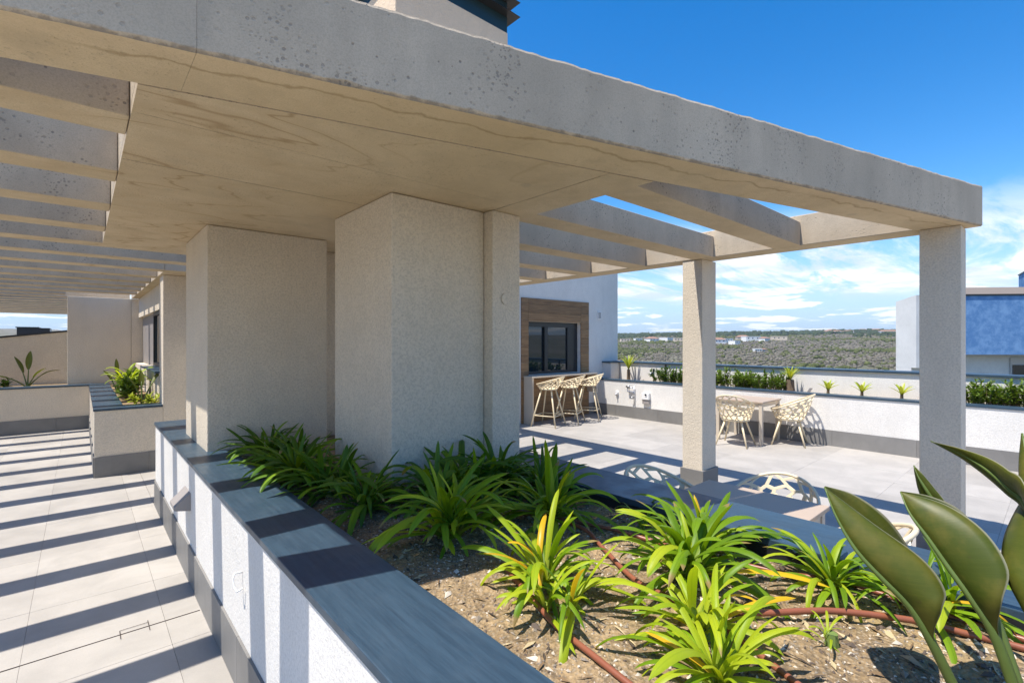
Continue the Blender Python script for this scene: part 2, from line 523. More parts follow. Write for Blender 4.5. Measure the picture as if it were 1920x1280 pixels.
SHRUB = leaf_mat('shrub_leaf', (0.075, 0.145, 0.02), (0.17, 0.25, 0.035), 0.3).m
BRIGHT = leaf_mat('bright_leaf', (0.30, 0.40, 0.04), (0.48, 0.50, 0.07), 0.35).m
BARK = simple('bark', (0.16, 0.11, 0.065), 0.9, 0.3, 30, 0.5)
STALK = simple('leaf_stalk', (0.15, 0.21, 0.05), 0.5, 0.2)
def soil_mat():
    m = Mat('planting_soil')
    p = m.P()
    a = m.noise(p, 3.0, 6, 0.65); b = m.noise(p, 40.0, 4, 0.75); v = None
    c = m.mix(m.rng(a, 0.35, 0.65), (0.22, 0.15, 0.085), (0.43, 0.30, 0.16))
    c = m.mix(m.rng(b, 0.40, 0.60, 0.5, 0.0), c, (0.10, 0.08, 0.06))
    c = m.mix(m.rng(m.voro(p, 70.0), 0.1, 0.5, 0.35, 0.0), c, (0.50, 0.42, 0.31))
    g = m.rng(m.noise(p, 1.6, 4), 0.55, 0.72, 0, 0.35)
    c = m.mix(g, c, (0.38, 0.28, 0.12))
    m.color(c); m.rough(0.95); m.spec(0.1)
    m.bump(m.math('ADD', b, m.voro(p, 55.0)), 1.0, 0.012)
    return m.m
SOIL = soil_mat()
CHIPS = [simple('chip_tan', (0.44, 0.33, 0.21), 0.9), simple('chip_grey', (0.27, 0.22, 0.165), 0.9), simple('chip_pale', (0.60, 0.52, 0.41), 0.9), simple('chip_brown', (0.11, 0.08, 0.06), 0.9)]
def paddle():
    m = leaf_mat('big_paddle_leaf', (0.07, 0.098, 0.012), (0.13, 0.14, 0.020), 0.34, 0.42)
    uv = m.n('ShaderNodeUVMap').outputs[0]
    v = m.noise(m.mapped(uv, scale=(1.3, 75.0, 1.0), rot=(0, 0, 0.0)), 1.0, 3, 0.6)
    blot = m.noise(m.P(), 11.0, 4, 0.6)
    fleck = m.rng(m.noise(m.P(), 60.0, 3), 0.66, 0.72)
    base = m.b.inputs['Base Color'].links[0].from_socket
    c = m.mix(m.rng(v, 0.35, 0.65, 0.0, 0.30), base, (0.06, 0.08, 0.01))
    c = m.mix(m.rng(blot, 0.42, 0.68, 0.0, 0.6), c, (0.19, 0.165, 0.03))
    c = m.mix(m.math('MULTIPLY', fleck, 0.35), c, (0.10, 0.07, 0.03))
    edge = m.n('ShaderNodeSeparateXYZ'); m.l(uv, edge.inputs[0])
    ed = m.math('ABSOLUTE', edge.outputs[0])
    c = m.mix(m.rng(ed, 0.95, 0.99, 0.0, 0.85), c, (0.42, 0.40, 0.27))
    m.color(c)
    for n in m.t.nodes:
        if n.type == 'BSDF_TRANSLUCENT':
            mul = n.inputs['Color'].links[0].from_node
            m.l(c, mul.inputs['A'])
    m.bump(v, 0.10, 0.002)
    return m.m
PADDLE = paddle()
STALKG = simple('green_stalk', (0.105, 0.15, 0.03), 0.45, 0.2, 12)

# ------------------------------------------------------------------ main levels
SOF, RTOP, SBT, MBT = 2.90, 3.15, 3.22, 3.25
R0, RP, RW = 1.83, 0.932, 0.26
def beam_front(x): return 2.117 - 0.2720 * (x + 0.183)
def beam_back(x): return beam_front(x) + 0.362
rng = random.Random(7)

# ------------------------------------------------------------------ ground and terrain
def elev(r, a):
    """terrain height at r metres and azimuth a: low ground by the building, a scrubby ridge far away"""
    t = min(1.0, max(0.0, (r - 160.0) / 1500.0))
    s = t * t * (3 - 2 * t)
    z = -15.0 + s * 31.0
    n = noise.noise((math.sin(a) * r * 0.0016 + 5.1, math.cos(a) * r * 0.0016, 0.3)) * 9.0 * t
    n += noise.noise((math.sin(a) * r * 0.006, math.cos(a) * r * 0.006, 4.0)) * 3.2 * min(1, t * 2.5)
    z += n
    z += 11.0 * t * (0.5 + 0.5 * math.tanh((a - 0.98) * 6.0))
    if r > 1750.0:
        z -= (r - 1750.0) * 0.011
    return z
def ground_mat():
    m = Mat('scrubland')
    p = m.P()
    a = m.noise(p, 0.012, 5, 0.6); b = m.noise(p, 0.11, 5, 0.65); c0 = m.noise(p, 0.45, 4, 0.7)
    c = m.mix(m.rng(a, 0.38, 0.62), (0.19, 0.165, 0.125), (0.125, 0.12, 0.07))
    c = m.mix(m.rng(b, 0.45, 0.65, 0.0, 0.6), c, (0.07, 0.085, 0.045))
    c = m.mix(m.rng(c0, 0.5, 0.7, 0.0, 0.6), c, (0.23, 0.205, 0.17))
    m.color(c); m.rough(0.95); m.spec(0.1)
    return m.m
GROUND = ground_mat()
mb = MB()
NA = 240
radii = [0, 14, 40, 80, 120, 160, 200] + [200 + 25 * i for i in range(1, 64)] + [1900, 2200, 2700, 3500, 4800, 6000]
rows = []
for r in radii:
    rows.append([(math.sin(2 * math.pi * k / NA) * r, math.cos(2 * math.pi * k / NA) * r, elev(r, 2 * math.pi * k / NA) if r else -15.0) for k in range(NA)])
mb.loft(rows, closed=True)
mb.build('ground', GROUND, smooth=True, kind='structure')

# scrub: thousands of bushes nobody could count
def scrub(name, seed, cols, r0, r1, per, smin, smax, mask_hi):
    rs = np.random.RandomState(seed)
    ph = (1 + 5 ** 0.5) / 2
    base = np.array([(-1, ph, 0), (1, ph, 0), (-1, -ph, 0), (1, -ph, 0), (0, -1, ph), (0, 1, ph), (0, -1, -ph), (0, 1, -ph), (ph, 0, -1), (ph, 0, 1), (-ph, 0, -1), (-ph, 0, 1)], float)
    base /= np.linalg.norm(base[0])
    fac = np.array([(0, 11, 5), (0, 5, 1), (0, 1, 7), (0, 7, 10), (0, 10, 11), (1, 5, 9), (5, 11, 4), (11, 10, 2), (10, 7, 6), (7, 1, 8), (3, 9, 4), (3, 4, 2), (3, 2, 6), (3, 6, 8), (3, 8, 9), (4, 9, 5), (2, 4, 11), (6, 2, 10), (8, 6, 7), (9, 8, 1)])
    n = per
    a = rs.uniform(0.52, 1.62, n * 2)
    r = np.sqrt(rs.uniform(r0 * r0, r1 * r1, n * 2))
    V = []; keep = 0
    vs = []
    for ai, ri in zip(a, r):
        x, y = math.sin(ai) * ri, math.cos(ai) * ri
        q = noise.noise((x * 0.0085, y * 0.0085, 2.0)) + 0.4 * noise.noise((x * 0.03, y * 0.03, 6.0))
        if (q + 0.35 * math.sin((ai - 1.0) * 3.2) * -1.0 > 0.05) != mask_hi and rs.rand() < 0.86:
            continue
        z = elev(ri, ai)
        s = rs.uniform(smin, smax) * (0.75 + ri / 900.0)
        j = base * (1 + rs.uniform(-0.32, 0.32, (12, 1))) * np.array([s, s, s * rs.uniform(0.55, 0.95)])
        vs.append(j + np.array([x, y, z + s * 0.35]))
        keep += 1
        if keep >= n: break
    vs = np.concatenate(vs); nb = len(vs) // 12
    fs = (fac[None] + (np.arange(nb) * 12)[:, None, None]).reshape(-1, 3)
    me = bpy.data.meshes.new(name)
    me.vertices.add(len(vs)); me.vertices.foreach_set('co', vs.astype('f').ravel())
    me.loops.add(len(fs) * 3); me.loops.foreach_set('vertex_index', fs.astype('i').ravel())
    me.polygons.add(len(fs)); me.polygons.foreach_set('loop_start', np.arange(0, len(fs) * 3, 3, dtype='i')); me.polygons.foreach_set('loop_total', np.full(len(fs), 3, 'i'))
    me.update(calc_edges=True)
    m = Mat(name + '_foliage')
    nz = m.noise(m.P(), 0.35, 3, 0.7); n2 = m.noise(m.P(), 0.02, 3)
    m.color(m.mix(m.rng(n2, 0.4, 0.6, 0.0, 0.5), m.mix(m.rng(nz, 0.3, 0.7), cols[0], cols[1]), cols[2])); m.rough(0.95); m.spec(0.05)
    me.materials.append(m.m)
    o = bpy.data.objects.new(name, me); link(o)
    P(o, kind='stuff')
scrub('green_scrub', 3, ((0.045, 0.058, 0.022), (0.125, 0.135, 0.05), (0.095, 0.10, 0.045)), 150, 1050, 13000, 0.5, 1.9, True)
scrub('dry_scrub', 5, ((0.095, 0.085, 0.064), (0.21, 0.188, 0.15), (0.15, 0.132, 0.10)), 150, 1050, 22000, 0.45, 1.25, False)
scrub('ridge_trees', 9, ((0.03, 0.045, 0.025), (0.06, 0.08, 0.04), (0.05, 0.065, 0.035)), 950, 1760, 7000, 1.8, 3.4, True)

# ------------------------------------------------------------------ distant houses
HWALL = simple('white_house_wall', (0.88, 0.84, 0.78), 0.9, 0.04, 0.3)
HWALL2 = simple('ochre_house_wall', (0.58, 0.45, 0.32), 0.9, 0.08, 0.3)
HWALL3 = simple('sandy_house_wall', (0.72, 0.58, 0.43), 0.9, 0.06, 0.3)
HROOF = simple('terracotta_roof', (0.30, 0.17, 0.115), 0.9, 0.15, 0.5)
HWIN = simple('far_window', (0.04, 0.05, 0.06), 0.3)
def house(r, azi, w, d, hgt, roof, wall, label, group=None, rz=0.3):
    x, y = math.sin(azi) * r, math.cos(azi) * r
    z = elev(r, azi) - 0.5
    e = empty('house', (x, y, z), rz + math.pi - azi, label=label, cat='house', group=group)
    MB().box(-w / 2, w / 2, -d / 2, d / 2, 0, hgt).box(-w / 2, -w / 6, -d / 2 - 2.5, -d / 2, 0, hgt * 0.55).build('wall', wall, e, local=True)
    if roof == 'hip':
        o = 0.5
        MB().add([(-w / 2 - o, -d / 2 - o, hgt), (w / 2 + o, -d / 2 - o, hgt), (w / 2 + o, d / 2 + o, hgt), (-w / 2 - o, d / 2 + o, hgt), (-w / 4, 0, hgt + d * 0.26), (w / 4, 0, hgt + d * 0.26)],
                 [(0, 1, 5, 4), (1, 2, 5), (2, 3, 4, 5), (3, 0, 4), (3, 2, 1, 0)]).build('roof', HROOF, e, local=True)
    else:
        MB().box(-w / 2 - .2, w / 2 + .2, -d / 2 - .2, d / 2 + .2, hgt + 0.01, hgt + 0.55).build('roof', wall, e, local=True)
    for sx in (-0.28, 0.05, 0.33):
        for side in (-1, 1):
            MB().box(sx * w - 0.7, sx * w + 0.7, side * (d / 2 + 0.04) - 0.05, side * (d / 2 + 0.04) + 0.05, hgt * 0.62, hgt * 0.85).build('window', HWIN, e, local=True)
def pxaz(px): return YAW + math.atan((px - 960.0) / 915.0)
ORD = ['first', 'second', 'third', 'fourth', 'fifth', 'sixth', 'seventh', 'eighth']
white = [(1172, 780, 15, 7), (1196, 800, 12, 6), (1222, 760, 20, 7), (1250, 780, 24, 7), (1272, 750, 14, 8), (1347, 690, 17, 8), (1362, 720, 15, 8), (1377, 660, 14, 7), (1392, 790, 18, 8), (1408, 760, 22, 9), (1424, 770, 18, 8), (1433, 740, 14, 7), (1460, 780, 20, 8), (1420, 500, 7, 4), (1431, 510, 6, 3.5)]
for i, (px, r, w, hh) in enumerate(white):
    lab = ('white hillside villa, %s from the left of those left of the middle column' % ORD[i]) if i < 5 else ('white hillside villa, %s from the left of those right of the middle column' % ORD[i - 5]) if i < 13 else ('tiny white hut lower on the scrubby slope, the %s one' % ('left' if i == 13 else 'right'))
    house(r, pxaz(px), w * 0.95, w * 0.6, hh * 0.8, 'hip' if i % 3 == 2 else 'flat', HWALL if i % 4 else HWALL3, lab, 'white villas on the far hillside', 0.2 + 0.3 * (i % 4))
ORD2 = ORD + ['ninth', 'tenth', 'eleventh', 'twelfth', 'thirteenth', 'fourteenth', 'fifteenth', 'sixteenth']
for i in range(16):
    px = 1540 + i * 9.7 + rng.uniform(-2, 2)
    house(rng.uniform(1560, 1700), pxaz(px), rng.uniform(15, 26), 11, rng.uniform(6, 9), 'hip' if i % 3 else 'flat', HWALL2 if i % 2 else HWALL, 'tiny house of the ridge line village, %s from the left' % ORD2[i], 'village houses along the ridge', rng.uniform(0, 1))
for j, (px, r) in enumerate(((1554, 1250), (1568, 1260), (1590, 1270), (1659, 1130), (1672, 1140))):
    house(r, pxaz(px), 19, 10, 6.5, 'hip', HWALL, ('pale house just below the ridge, %s of the left trio' % ORD[j]) if j < 3 else 'pale house just below the ridge next to the blue block, ' + ('left one' if j == 3 else 'right one'), 'pale houses below the ridge', 0.4)

# ------------------------------------------------------------------ neighbouring building on the right
def blue_mat():
    m = Mat('blue_render')
    a = m.noise(m.P(), 2.2, 5, 0.7); b = m.noise(m.P(), 9.0, 4, 0.7)
    c = m.mix(m.rng(a, 0.35, 0.68), (0.105, 0.235, 0.455), (0.20, 0.355, 0.58))
    c = m.mix(m.rng(b, 0.5, 0.7, 0.0, 0.3), c, (0.26, 0.42, 0.62))
    m.color(c); m.rough(0.9); m.spec(0.2); m.bump(b, 0.4, 0.01)
    return m.m
BLUE = blue_mat()
NWHITE = stucco_mat('neighbour_white_render', (0.72, 0.70, 0.655), 0.10)
PEACH = simple('peach_parapet', (0.66, 0.50, 0.38), 0.9, 0.05, 1.0)
SHUT = simple('roller_shutter', (0.50, 0.47, 0.43), 0.6, 0.05)
nb = empty('neighbour_building', (34, 1, -15), label='neighbouring block with a blue rendered upper storey and white end wall', cat='building')
A_, B_, C_ = (30.789, 4.83), (38.6, -3.39), (31.3, 5.72)
dirF = Vector((B_[0] - A_[0], B_[1] - A_[1], 0)).normalized()
dirS = Vector((C_[0] - A_[0], C_[1] - A_[1], 0)).normalized()
dirR = Vector((0.985, 0.17, 0)).normalized()
def q(a, b):
    v = Vector((A_[0], A_[1], 0)) + dirF * a + dirR * b
    return (v.x, v.y)
LF, LS = 17.0, 5.8
MB().prism([q(0.30, 0.0), q(LF, 0.0), q(LF, LS), q(0.30, LS)], 1.26, 4.12).build('blue_upper_storey', BLUE, nb)
Sa = Vector((A_[0], A_[1], 0)); Sb = Sa + dirS * 1.03; Sc = Sb + dirR * 6; Sd = Sa + dirF * 0.28
ew = MB()
pts_ = [Sa, Sd, Sd + dirR * 6.5, Sc, Sb]
top_ = [4.18, 4.18, 4.25, 4.2, 3.93]; bot_ = [0.6, 0.6, 0.6, 0.6, 0.6]
nn_ = len(pts_)
ew.add([(v.x, v.y, z) for v, z in zip(pts_, bot_)] + [(v.x, v.y, z) for v, z in zip(pts_, top_)], [tuple(range(nn_ - 1, -1, -1)), tuple(range(nn_, 2 * nn_))] + [(i, (i + 1) % nn_, nn_ + (i + 1) % nn_, nn_ + i) for i in range(nn_)])
ew.build('end_wall', NWHITE, nb)
MB().prism([((v.x), (v.y)) for v in (Sa + dirS * .25, Sd + dirR * .4, Sd + dirR * 6.5, Sc, Sb)], -15, 0.596).build('end_wall_base', NWHITE, nb)
MB().prism([q(0.345, 0.9), q(LF, 0.9), q(LF, LS), q(0.345, LS)], -15, 1.255).build('lower_wall', NWHITE, nb)
MB().prism([q(0.345, -0.06), q(LF, -0.06), q(LF, LS), q(0.345, LS)], 4.13, 4.20).build('roof_coping', DARK, nb)
MB().prism([q(1.5, 2.6), q(LF, 2.6), q(LF, 2.9), q(1.5, 2.9)], 4.2, 4.75).build('roof_parapet', PEACH, nb)
for k, (a0, a1) in enumerate(((4.4, 7.2), (8.0, 10.8), (11.6, 14.4))):
    f = MB().prism([q(a0, 0.84), q(a1, 0.84), q(a1, 0.895), q(a0, 0.895)], -0.9, 1.1).build('window', SHUT, nb)
    MB().prism([q(a0 + .1, 0.81), q((a0 + a1) / 2 - .06, 0.81), q((a0 + a1) / 2 - .06, 0.838), q(a0 + .1, 0.838)], -0.8, 0.74).build('pane', GLASS, f)
    MB().prism([q((a0 + a1) / 2 + .06, 0.81), q(a1 - .1, 0.81), q(a1 - .1, 0.838), q((a0 + a1) / 2 + .06, 0.838)], -0.8, 0.74).build('pane', GLASS, f)
MB().prism([q(5.6, 4.0), q(12, 4.0), q(12, LS - .1), q(5.6, LS - .1)], 4.2, 5.66).build('roof_turret', BLUE, nb)
MB().prism([q(5.55, 3.95), q(12.05, 3.95), q(12.05, LS - .05), q(5.55, LS - .05)], 5.665, 5.72).build('turret_coping', DARK, nb)
for k in range(5):
    MB().prism([q(6.4, 1.6), q(9.2, 1.6), q(9.2, 1.75), q(6.4, 1.75)], 4.22 + .16 * k, 4.30 + .16 * k).build('louvre_slat', DARK, nb)
MB().prism([q(6.4, 1.76), q(9.2, 1.76), q(9.2, 2.5), q(6.4, 2.5)], 4.21, 4.98).build('louvre_housing', SHUT, nb)

# ------------------------------------------------------------------ our own building below the roof terrace
bb = empty('apartment_block', (2, 8, -15), label='apartment block carrying the roof terrace', cat='building')
MB().box(-6.2, 11.3, -9.0, 15.8, -15.2, -0.16).build('wall', STUCCO, bb)
MB().box(-6.2, -0.3, 15.81, 38, -15.2, -3.0).build('lower_wing', STUCCO, bb)

# floors: slab of grout with every tile laid on it
def tiled_floor(name, x0, x1, y0, y1, tx, ty, ox, oy):
    base = MB().box(x0, x1, y0, y1, -0.158, -0.012).build(name, GROUT, kind='structure')
    tb = MB().box(-tx / 2 + .0008, tx / 2 - .0008, -ty / 2 + .0008, ty / 2 - .0008, -0.0119, 0.0)
    shared = tb.mesh('tile', TILE)
    i0 = math.floor((x0 - ox) / tx); i1 = math.ceil((x1 - ox) / tx)
    j0 = math.floor((y0 - oy) / ty); j1 = math.ceil((y1 - oy) / ty)
    for i in range(i0, i1):
        for j in range(j0, j1):
            xa, xb = max(x0, ox + i * tx), min(x1, ox + (i + 1) * tx)
            ya, yb = max(y0, oy + j * ty), min(y1, oy + (j + 1) * ty)
            if xb - xa < .03 or yb - ya < .03: continue
            full = xb - xa > tx - .001 and yb - ya > ty - .001
            if full:
                o = bpy.data.objects.new('tile', shared); o.location = ((xa + xb) / 2, (ya + yb) / 2, rng.uniform(-.0006, .0006)); link(o, base)
            else:
                MB().box(xa + .0012, xb - .0012, ya + .0012, yb - .0012, -0.0119, 0.0).build('tile', TILE, base)
    return base
cf = tiled_floor('corridor_floor', -5.2, 0.64, -2.0, 14.15, 0.70, 1.095, -0.27, 3.71)
tf = tiled_floor('terrace_floor', 2.86, 10.25, -3.2, 8.30, 0.70, 1.095, 0.5, 3.71)
pf = tiled_floor('passage_floor', 0.641, 2.859, 7.04, 9.6, 0.70, 1.095, -0.27, 3.71)
MB().box(-5.2, 10.25, -9.0, -3.21, -0.158, -0.001).box(-5.2, 0.64, -3.209, -2.001, -0.158, -0.001).build('rear_terrace_floor', TILE, kind='structure')
# saw cut across the corridor with a little bracket shaped drain cover outline
CUT = simple('dark_joint', (0.055, 0.04, 0.035), 0.9)
MB().box(-5.2, 0.63, 4.048, 4.053, 0.0005, 0.004).build('expansion_joint', CUT, cf)
g = MB()
g.box(0.188, 0.192, 3.985, 4.10, 0.0045, 0.006).box(0.338, 0.342, 3.985, 4.13, 0.0045, 0.006).box(0.192, 0.338, 4.10, 4.103, 0.0045, 0.006)
g.build('drain_cover_outline', CUT, cf)

# ------------------------------------------------------------------ concrete pergola
pg = empty('concrete_pergola', (2.5, 3.0, 0), label='board marked concrete pergola with a solid slab bay and open rafters', cat='pergola')
def rough_beam(xa, xb, seed):
    """one cast length of the front beam: arrises crumbled, faces slightly wavy"""
    rs = random.Random(seed)
    n = max(4, int((xb - xa) / 0.022))
    rows = []
    for i in range(n + 1):
        x = xa + (xb - xa) * i / n
        yf = beam_front(x)
        sx = 0.262  # the end is cut parallel to the side beam
        yb_x = x + (0.07 if x > 5.8 else 0.0)
        yb = beam_back(x)
        def nz(k, s=9.0): return noise.noise((x * s, seed * 3.1 + k, k * 1.7))
        chip = max(0.0, noise.noise((x * 5.0, 9.0, seed)) - 0.15) * 0.022
        t = 0.006 * nz(1, 26) + 0.005 * nz(2, 5) - chip * .6
        b = 0.007 * nz(3, 21) + max(0, nz(4, 7) - .2) * 0.016
        rows.append([(x, yf + 0.010 + 0.003 * nz(8, 20), SOF + 0.0), (x, yf, SOF + 0.012 + b), (x, yf + 0.0012 * nz(5, 2), SOF + 0.17), (x, yf, MBT - 0.016 + t), (x, yf + 0.005, MBT - 0.004 + t * 1.1),
                     (yb_x, yb - 0.012, MBT + 0.004 * nz(6, 12)), (yb_x, yb, MBT - 0.014), (yb_x, yb, SOF + 0.006), (yb_x, yb - 0.008, SOF)])
    m = MB(); k = len(rows[0])
    m.loft(rows, 0, closed=True)
    m.add(rows[0], [tuple(range(k))]); m.add(rows[-1], [tuple(range(k - 1, -1, -1))])
    # soffit strip takes the yellower colour with floor bounce painted in
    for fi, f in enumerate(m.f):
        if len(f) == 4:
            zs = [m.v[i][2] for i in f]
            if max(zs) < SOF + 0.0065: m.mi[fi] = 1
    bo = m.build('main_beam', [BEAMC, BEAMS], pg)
    return bo
for i, (a, b) in enumerate(((-4.62, 0.2995), (0.3005, 3.386), (3.387, 5.865))):
    rough_beam(a, b, i + 1)
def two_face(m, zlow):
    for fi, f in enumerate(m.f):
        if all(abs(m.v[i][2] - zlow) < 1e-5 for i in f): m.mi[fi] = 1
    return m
# solid slab bay with the recessed panel joints of its formwork
x0s, x1s, y1s = 0.165, 2.685, 6.47
MB().prism([(x0s, beam_back(x0s) + .004), (x1s, beam_back(x1s) + .004), (x1s, y1s), (x0s, y1s)], 2.945, 3.20).build('slab', CONC, pg, bevel=0.006)
J = 0.004
pan = [[(x0s, beam_back(x0s) + .006), (1.55, beam_back(1.55) + .006), (2.36 - J, beam_back(2.36) + .006), (2.36 - J, 2.687 - J), (x0s, 2.687 - J)],
       [(x0s, 2.687 + J), (2.36 - J, 2.687 + J), (2.36 - J, 3.42 - J), (x0s, 3.42 - J)],
       [(x0s, 3.42 + J * .4), (2.36 - J, 3.42 + J * .4), (2.36 - J, y1s - .002), (x0s, y1s - .002)],
       [(2.36 + J, beam_back(2.36) + .006), (x1s, beam_back(x1s) + .006), (x1s, y1s - .002), (2.36 + J, y1s - .002)]]
for i, fp in enumerate(pan):
    z = SOF + (0.0, .0015, .0005, -.001)[i]
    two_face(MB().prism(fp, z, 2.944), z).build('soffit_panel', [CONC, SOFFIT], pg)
# side beam along the terrace edge
MB_ = MB().prism([(5.64, beam_back(5.64) + .004), (5.935, beam_back(5.935) + .004), (5.935, 8.29), (5.64, 8.29)], SOF + .001, SBT)
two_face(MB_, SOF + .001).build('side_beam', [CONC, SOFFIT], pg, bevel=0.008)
# outer edge beam over the far side of the corridor and the beam along the window wall
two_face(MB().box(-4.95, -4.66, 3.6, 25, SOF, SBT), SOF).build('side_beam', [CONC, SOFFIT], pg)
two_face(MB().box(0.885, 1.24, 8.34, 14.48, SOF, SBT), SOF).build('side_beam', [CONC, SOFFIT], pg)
def rafter(xa, xb, y0, seed):
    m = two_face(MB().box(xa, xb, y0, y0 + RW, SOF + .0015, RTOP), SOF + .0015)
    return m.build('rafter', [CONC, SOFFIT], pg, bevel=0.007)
for k in range(0, 25):
    y = R0 + RP * k
    if k == 0:
        rafter(2.687, 5.638, y, k)
    elif k <= 4:
        rafter(-1.15 if k == 1 else -4.66, 0.163, y, k)
        rafter(2.687, 5.638, y, k)
    elif k <= 6:
        rafter(-4.66, 1.235, y, k)
        rafter(1.239, 5.638, y, k)
    elif k < 13:
        rafter(-4.66, 0.883, y, k)
    elif k == 13:
        rafter(-4.66, -0.25, y, k)
    else:
        rafter(-4.66, 0.88, y, k)
# columns with their tiled feet
for (xa, xb, ya, yb) in ((5.65, 6.0, 2.91, 3.17), (5.65, 5.93, 0.584, 0.865)):
    MB().box(xa, xb, ya, yb, 0.0, SOF - .002).build('column', STUCCO, pg, bevel=0.006)
    MB().box(xa - .02, xb + .02, ya - .02, yb + .02, 0.0, 0.33).build('column_foot', PLINTH, pg, bevel=0.003)
for y in (4.0, 9.0, 14.0, 19.0, 24.0):
    MB().box(-4.94, -4.68, y, y + .3, 0.0 if y < 14.1 else -3, SOF - .002).build('column', STUCCO, pg)

# ------------------------------------------------------------------ piers
bp_ = empty('rendered_pier', (2.0, 3.4, 0.8), label='broad render pier with a narrow pilaster, nearest the camera', cat='pier')
MB().box(1.555, 2.338, 2.975, 3.95, 0.75, SOF - .003).build('pier_body', PIERM, bp_, bevel=0.008)
MB().box(2.342, 2.622, 2.875, 3.35, 0.75, SOF - .003).build('pilaster', PIERM, bp_, bevel=0.006)
MB().tube([(2.47, 2.872, 2.23), (2.47, 2.866, 2.23)], 0.045, 14).build('blanking_plate', STUCCO, bp_)
lp_ = empty('rendered_pier', (1.3, 5.4, 0.8), label='render pier behind the strap leaved plants, standing on the slate coping', cat='pier')
MB().box(0.805, 1.825, 4.835, 5.95, 0.75, SOF - .003).build('pier_body', PIERM, lp_, bevel=0.008)
MB().box(1.83, 2.25, 5.45, 5.95, 0.75, SOF - .003).build('pilaster', PIERM, lp_, bevel=0.006)
# lift shaft continuing the piers above the roof slab, with louvred cap
ch = empty('ventilation_shaft', (2.0, 3.4, 3.2), label='rendered ventilation shaft with dark louvred cap above the pergola', cat='ventilation shaft')
MB().box(1.575, 2.572, 2.962, 4.4, 3.202, 4.375).build('shaft_wall', SHAFT, ch, bevel=0.006)
MB().box(1.58, 2.567, 2.967, 4.395, 4.376, 5.6).build('cap_housing', TEAL, ch)
for k in range(9):
    z = 4.50 + k * 0.115
    MB().add([(1.50, 2.89, z), (2.645, 2.89, z), (2.645, 4.47, z), (1.50, 4.47, z), (1.578, 2.965, z + .075), (2.569, 2.965, z + .075), (2.569, 4.397, z + .075), (1.578, 4.397, z + .075)],
             [(3, 2, 1, 0), (4, 5, 6, 7), (0, 1, 5, 4), (1, 2, 6, 5), (2, 3, 7, 6), (3, 0, 4, 7)]).build('louvre_slat', DARK, ch)

# ------------------------------------------------------------------ planters
def plinth_tiles(parent, axis, fixed, a0, a1, step, z1=0.285, thick=0.014, sign=-1):
    """skirting tiles along a wall foot; axis 'y' runs along Y at x = fixed"""
    a = a0
    while a < a1 - .02:
        b = min(a1, a + step)
        m = MB()
        if axis == 'y': m.box(fixed + (sign * thick if sign < 0 else 0), fixed + (0 if sign < 0 else thick), a + .0015, b - .0015, 0.001, z1)
        else: m.box(a + .0015, b - .0015, fixed - thick, fixed, 0.001, z1)
        m.build('skirting_tile', PLINTH, parent)
        a = b
CT = 0.96
fpn = empty('front_planter', (1.7, 3.0, 0), label='long white planter box with dark slate coping around the strap leaved plants', cat='planter')
MB().box(0.652, 0.94, -3.0, 7.02, 0.001, CT - .036).box(0.94, 2.50, 6.72, 7.02, 0.001, CT - .036).box(2.50, 2.842, -3.0, 7.02, 0.001, CT - .036).build('planter_wall', WHITE, fpn)
MB().prism([(0.640, -3.0), (0.982, -3.0), (0.982, 6.69), (0.640, 7.035)], CT - .035, CT).build('coping', SLATE, fpn, bevel=0.004)
MB().prism([(0.984, 6.69), (2.455, 6.69), (2.872, 7.035), (0.643, 7.035)], CT - .035, CT - .0005).build('coping', SLATE, fpn, bevel=0.004)
MB().prism([(2.457, -3.0), (2.872, -3.0), (2.872, 7.03), (2.457, 6.688)], CT - .035, CT).build('coping', SLATE, fpn, bevel=0.004)
plinth_tiles(fpn, 'y', 0.652, -3.0, 7.02, 1.2)
plinth_tiles(fpn, 'y', 2.842, -3.0, 7.02, 1.2, sign=1)
MB().box(0.94, 0.981, -3, 6.7, CT - .15, CT - .036).box(2.458, 2.50, -3, 6.7, CT - .15, CT - .036).build('liner', DARK, fpn)
# soil with an uneven surface
def soil_z(x, y):
    return 0.865 + 0.030 * noise.noise((x * 1.9, y * 1.9, 1.0)) + 0.014 * noise.noise((x * 7, y * 7, 3.0)) + 0.007 * noise.noise((x * 23, y * 23, 5.0))
nx, ny = 62, 300
rows = [[(0.945 + 1.55 * i / nx, -2.9 + 9.6 * j / ny, soil_z(0.945 + 1.55 * i / nx, -2.9 + 9.6 * j / ny)) for i in range(nx + 1)] for j in range(ny + 1)]
MB().loft(rows).build('soil', SOIL, smooth=True, kind='structure')
rs = random.Random(11)
cm = MB()
for i in range(12500):
    y = -0.2 + (rs.random() ** 1.6) * 4.2; x = rs.uniform(0.99, 2.45)
    s = rs.uniform(0.0022, 0.0065) * (2.6 if rs.random() < .035 else 1.0) 
    z = soil_z(x, y) + s * 0.2
    a = rs.uniform(0, 6.3); e_ = rs.uniform(.8, 2.4)
    ca, sa = math.cos(a) * s, math.sin(a) * s
    pts = [(ca * e_, sa * e_, -.2 * s), (-sa * .8, ca * .8, 0.1 * s), (-ca * e_, -sa * e_, -.2 * s), (sa * .9, -ca * .9, 0.0), (rs.uniform(-.4, .4) * s, rs.uniform(-.4, .4) * s, rs.uniform(.6, 1.3) * s)]
    cm.add([(x + p[0], y + p[1], z + p[2]) for p in pts], [(0, 1, 4), (1, 2, 4), (2, 3, 4), (3, 0, 4)], rs.choice((0, 0, 1, 1, 1, 2, 2, 3, 3)))
cm.build('gravel_mulch', CHIPS, kind='stuff')
lm = MB()
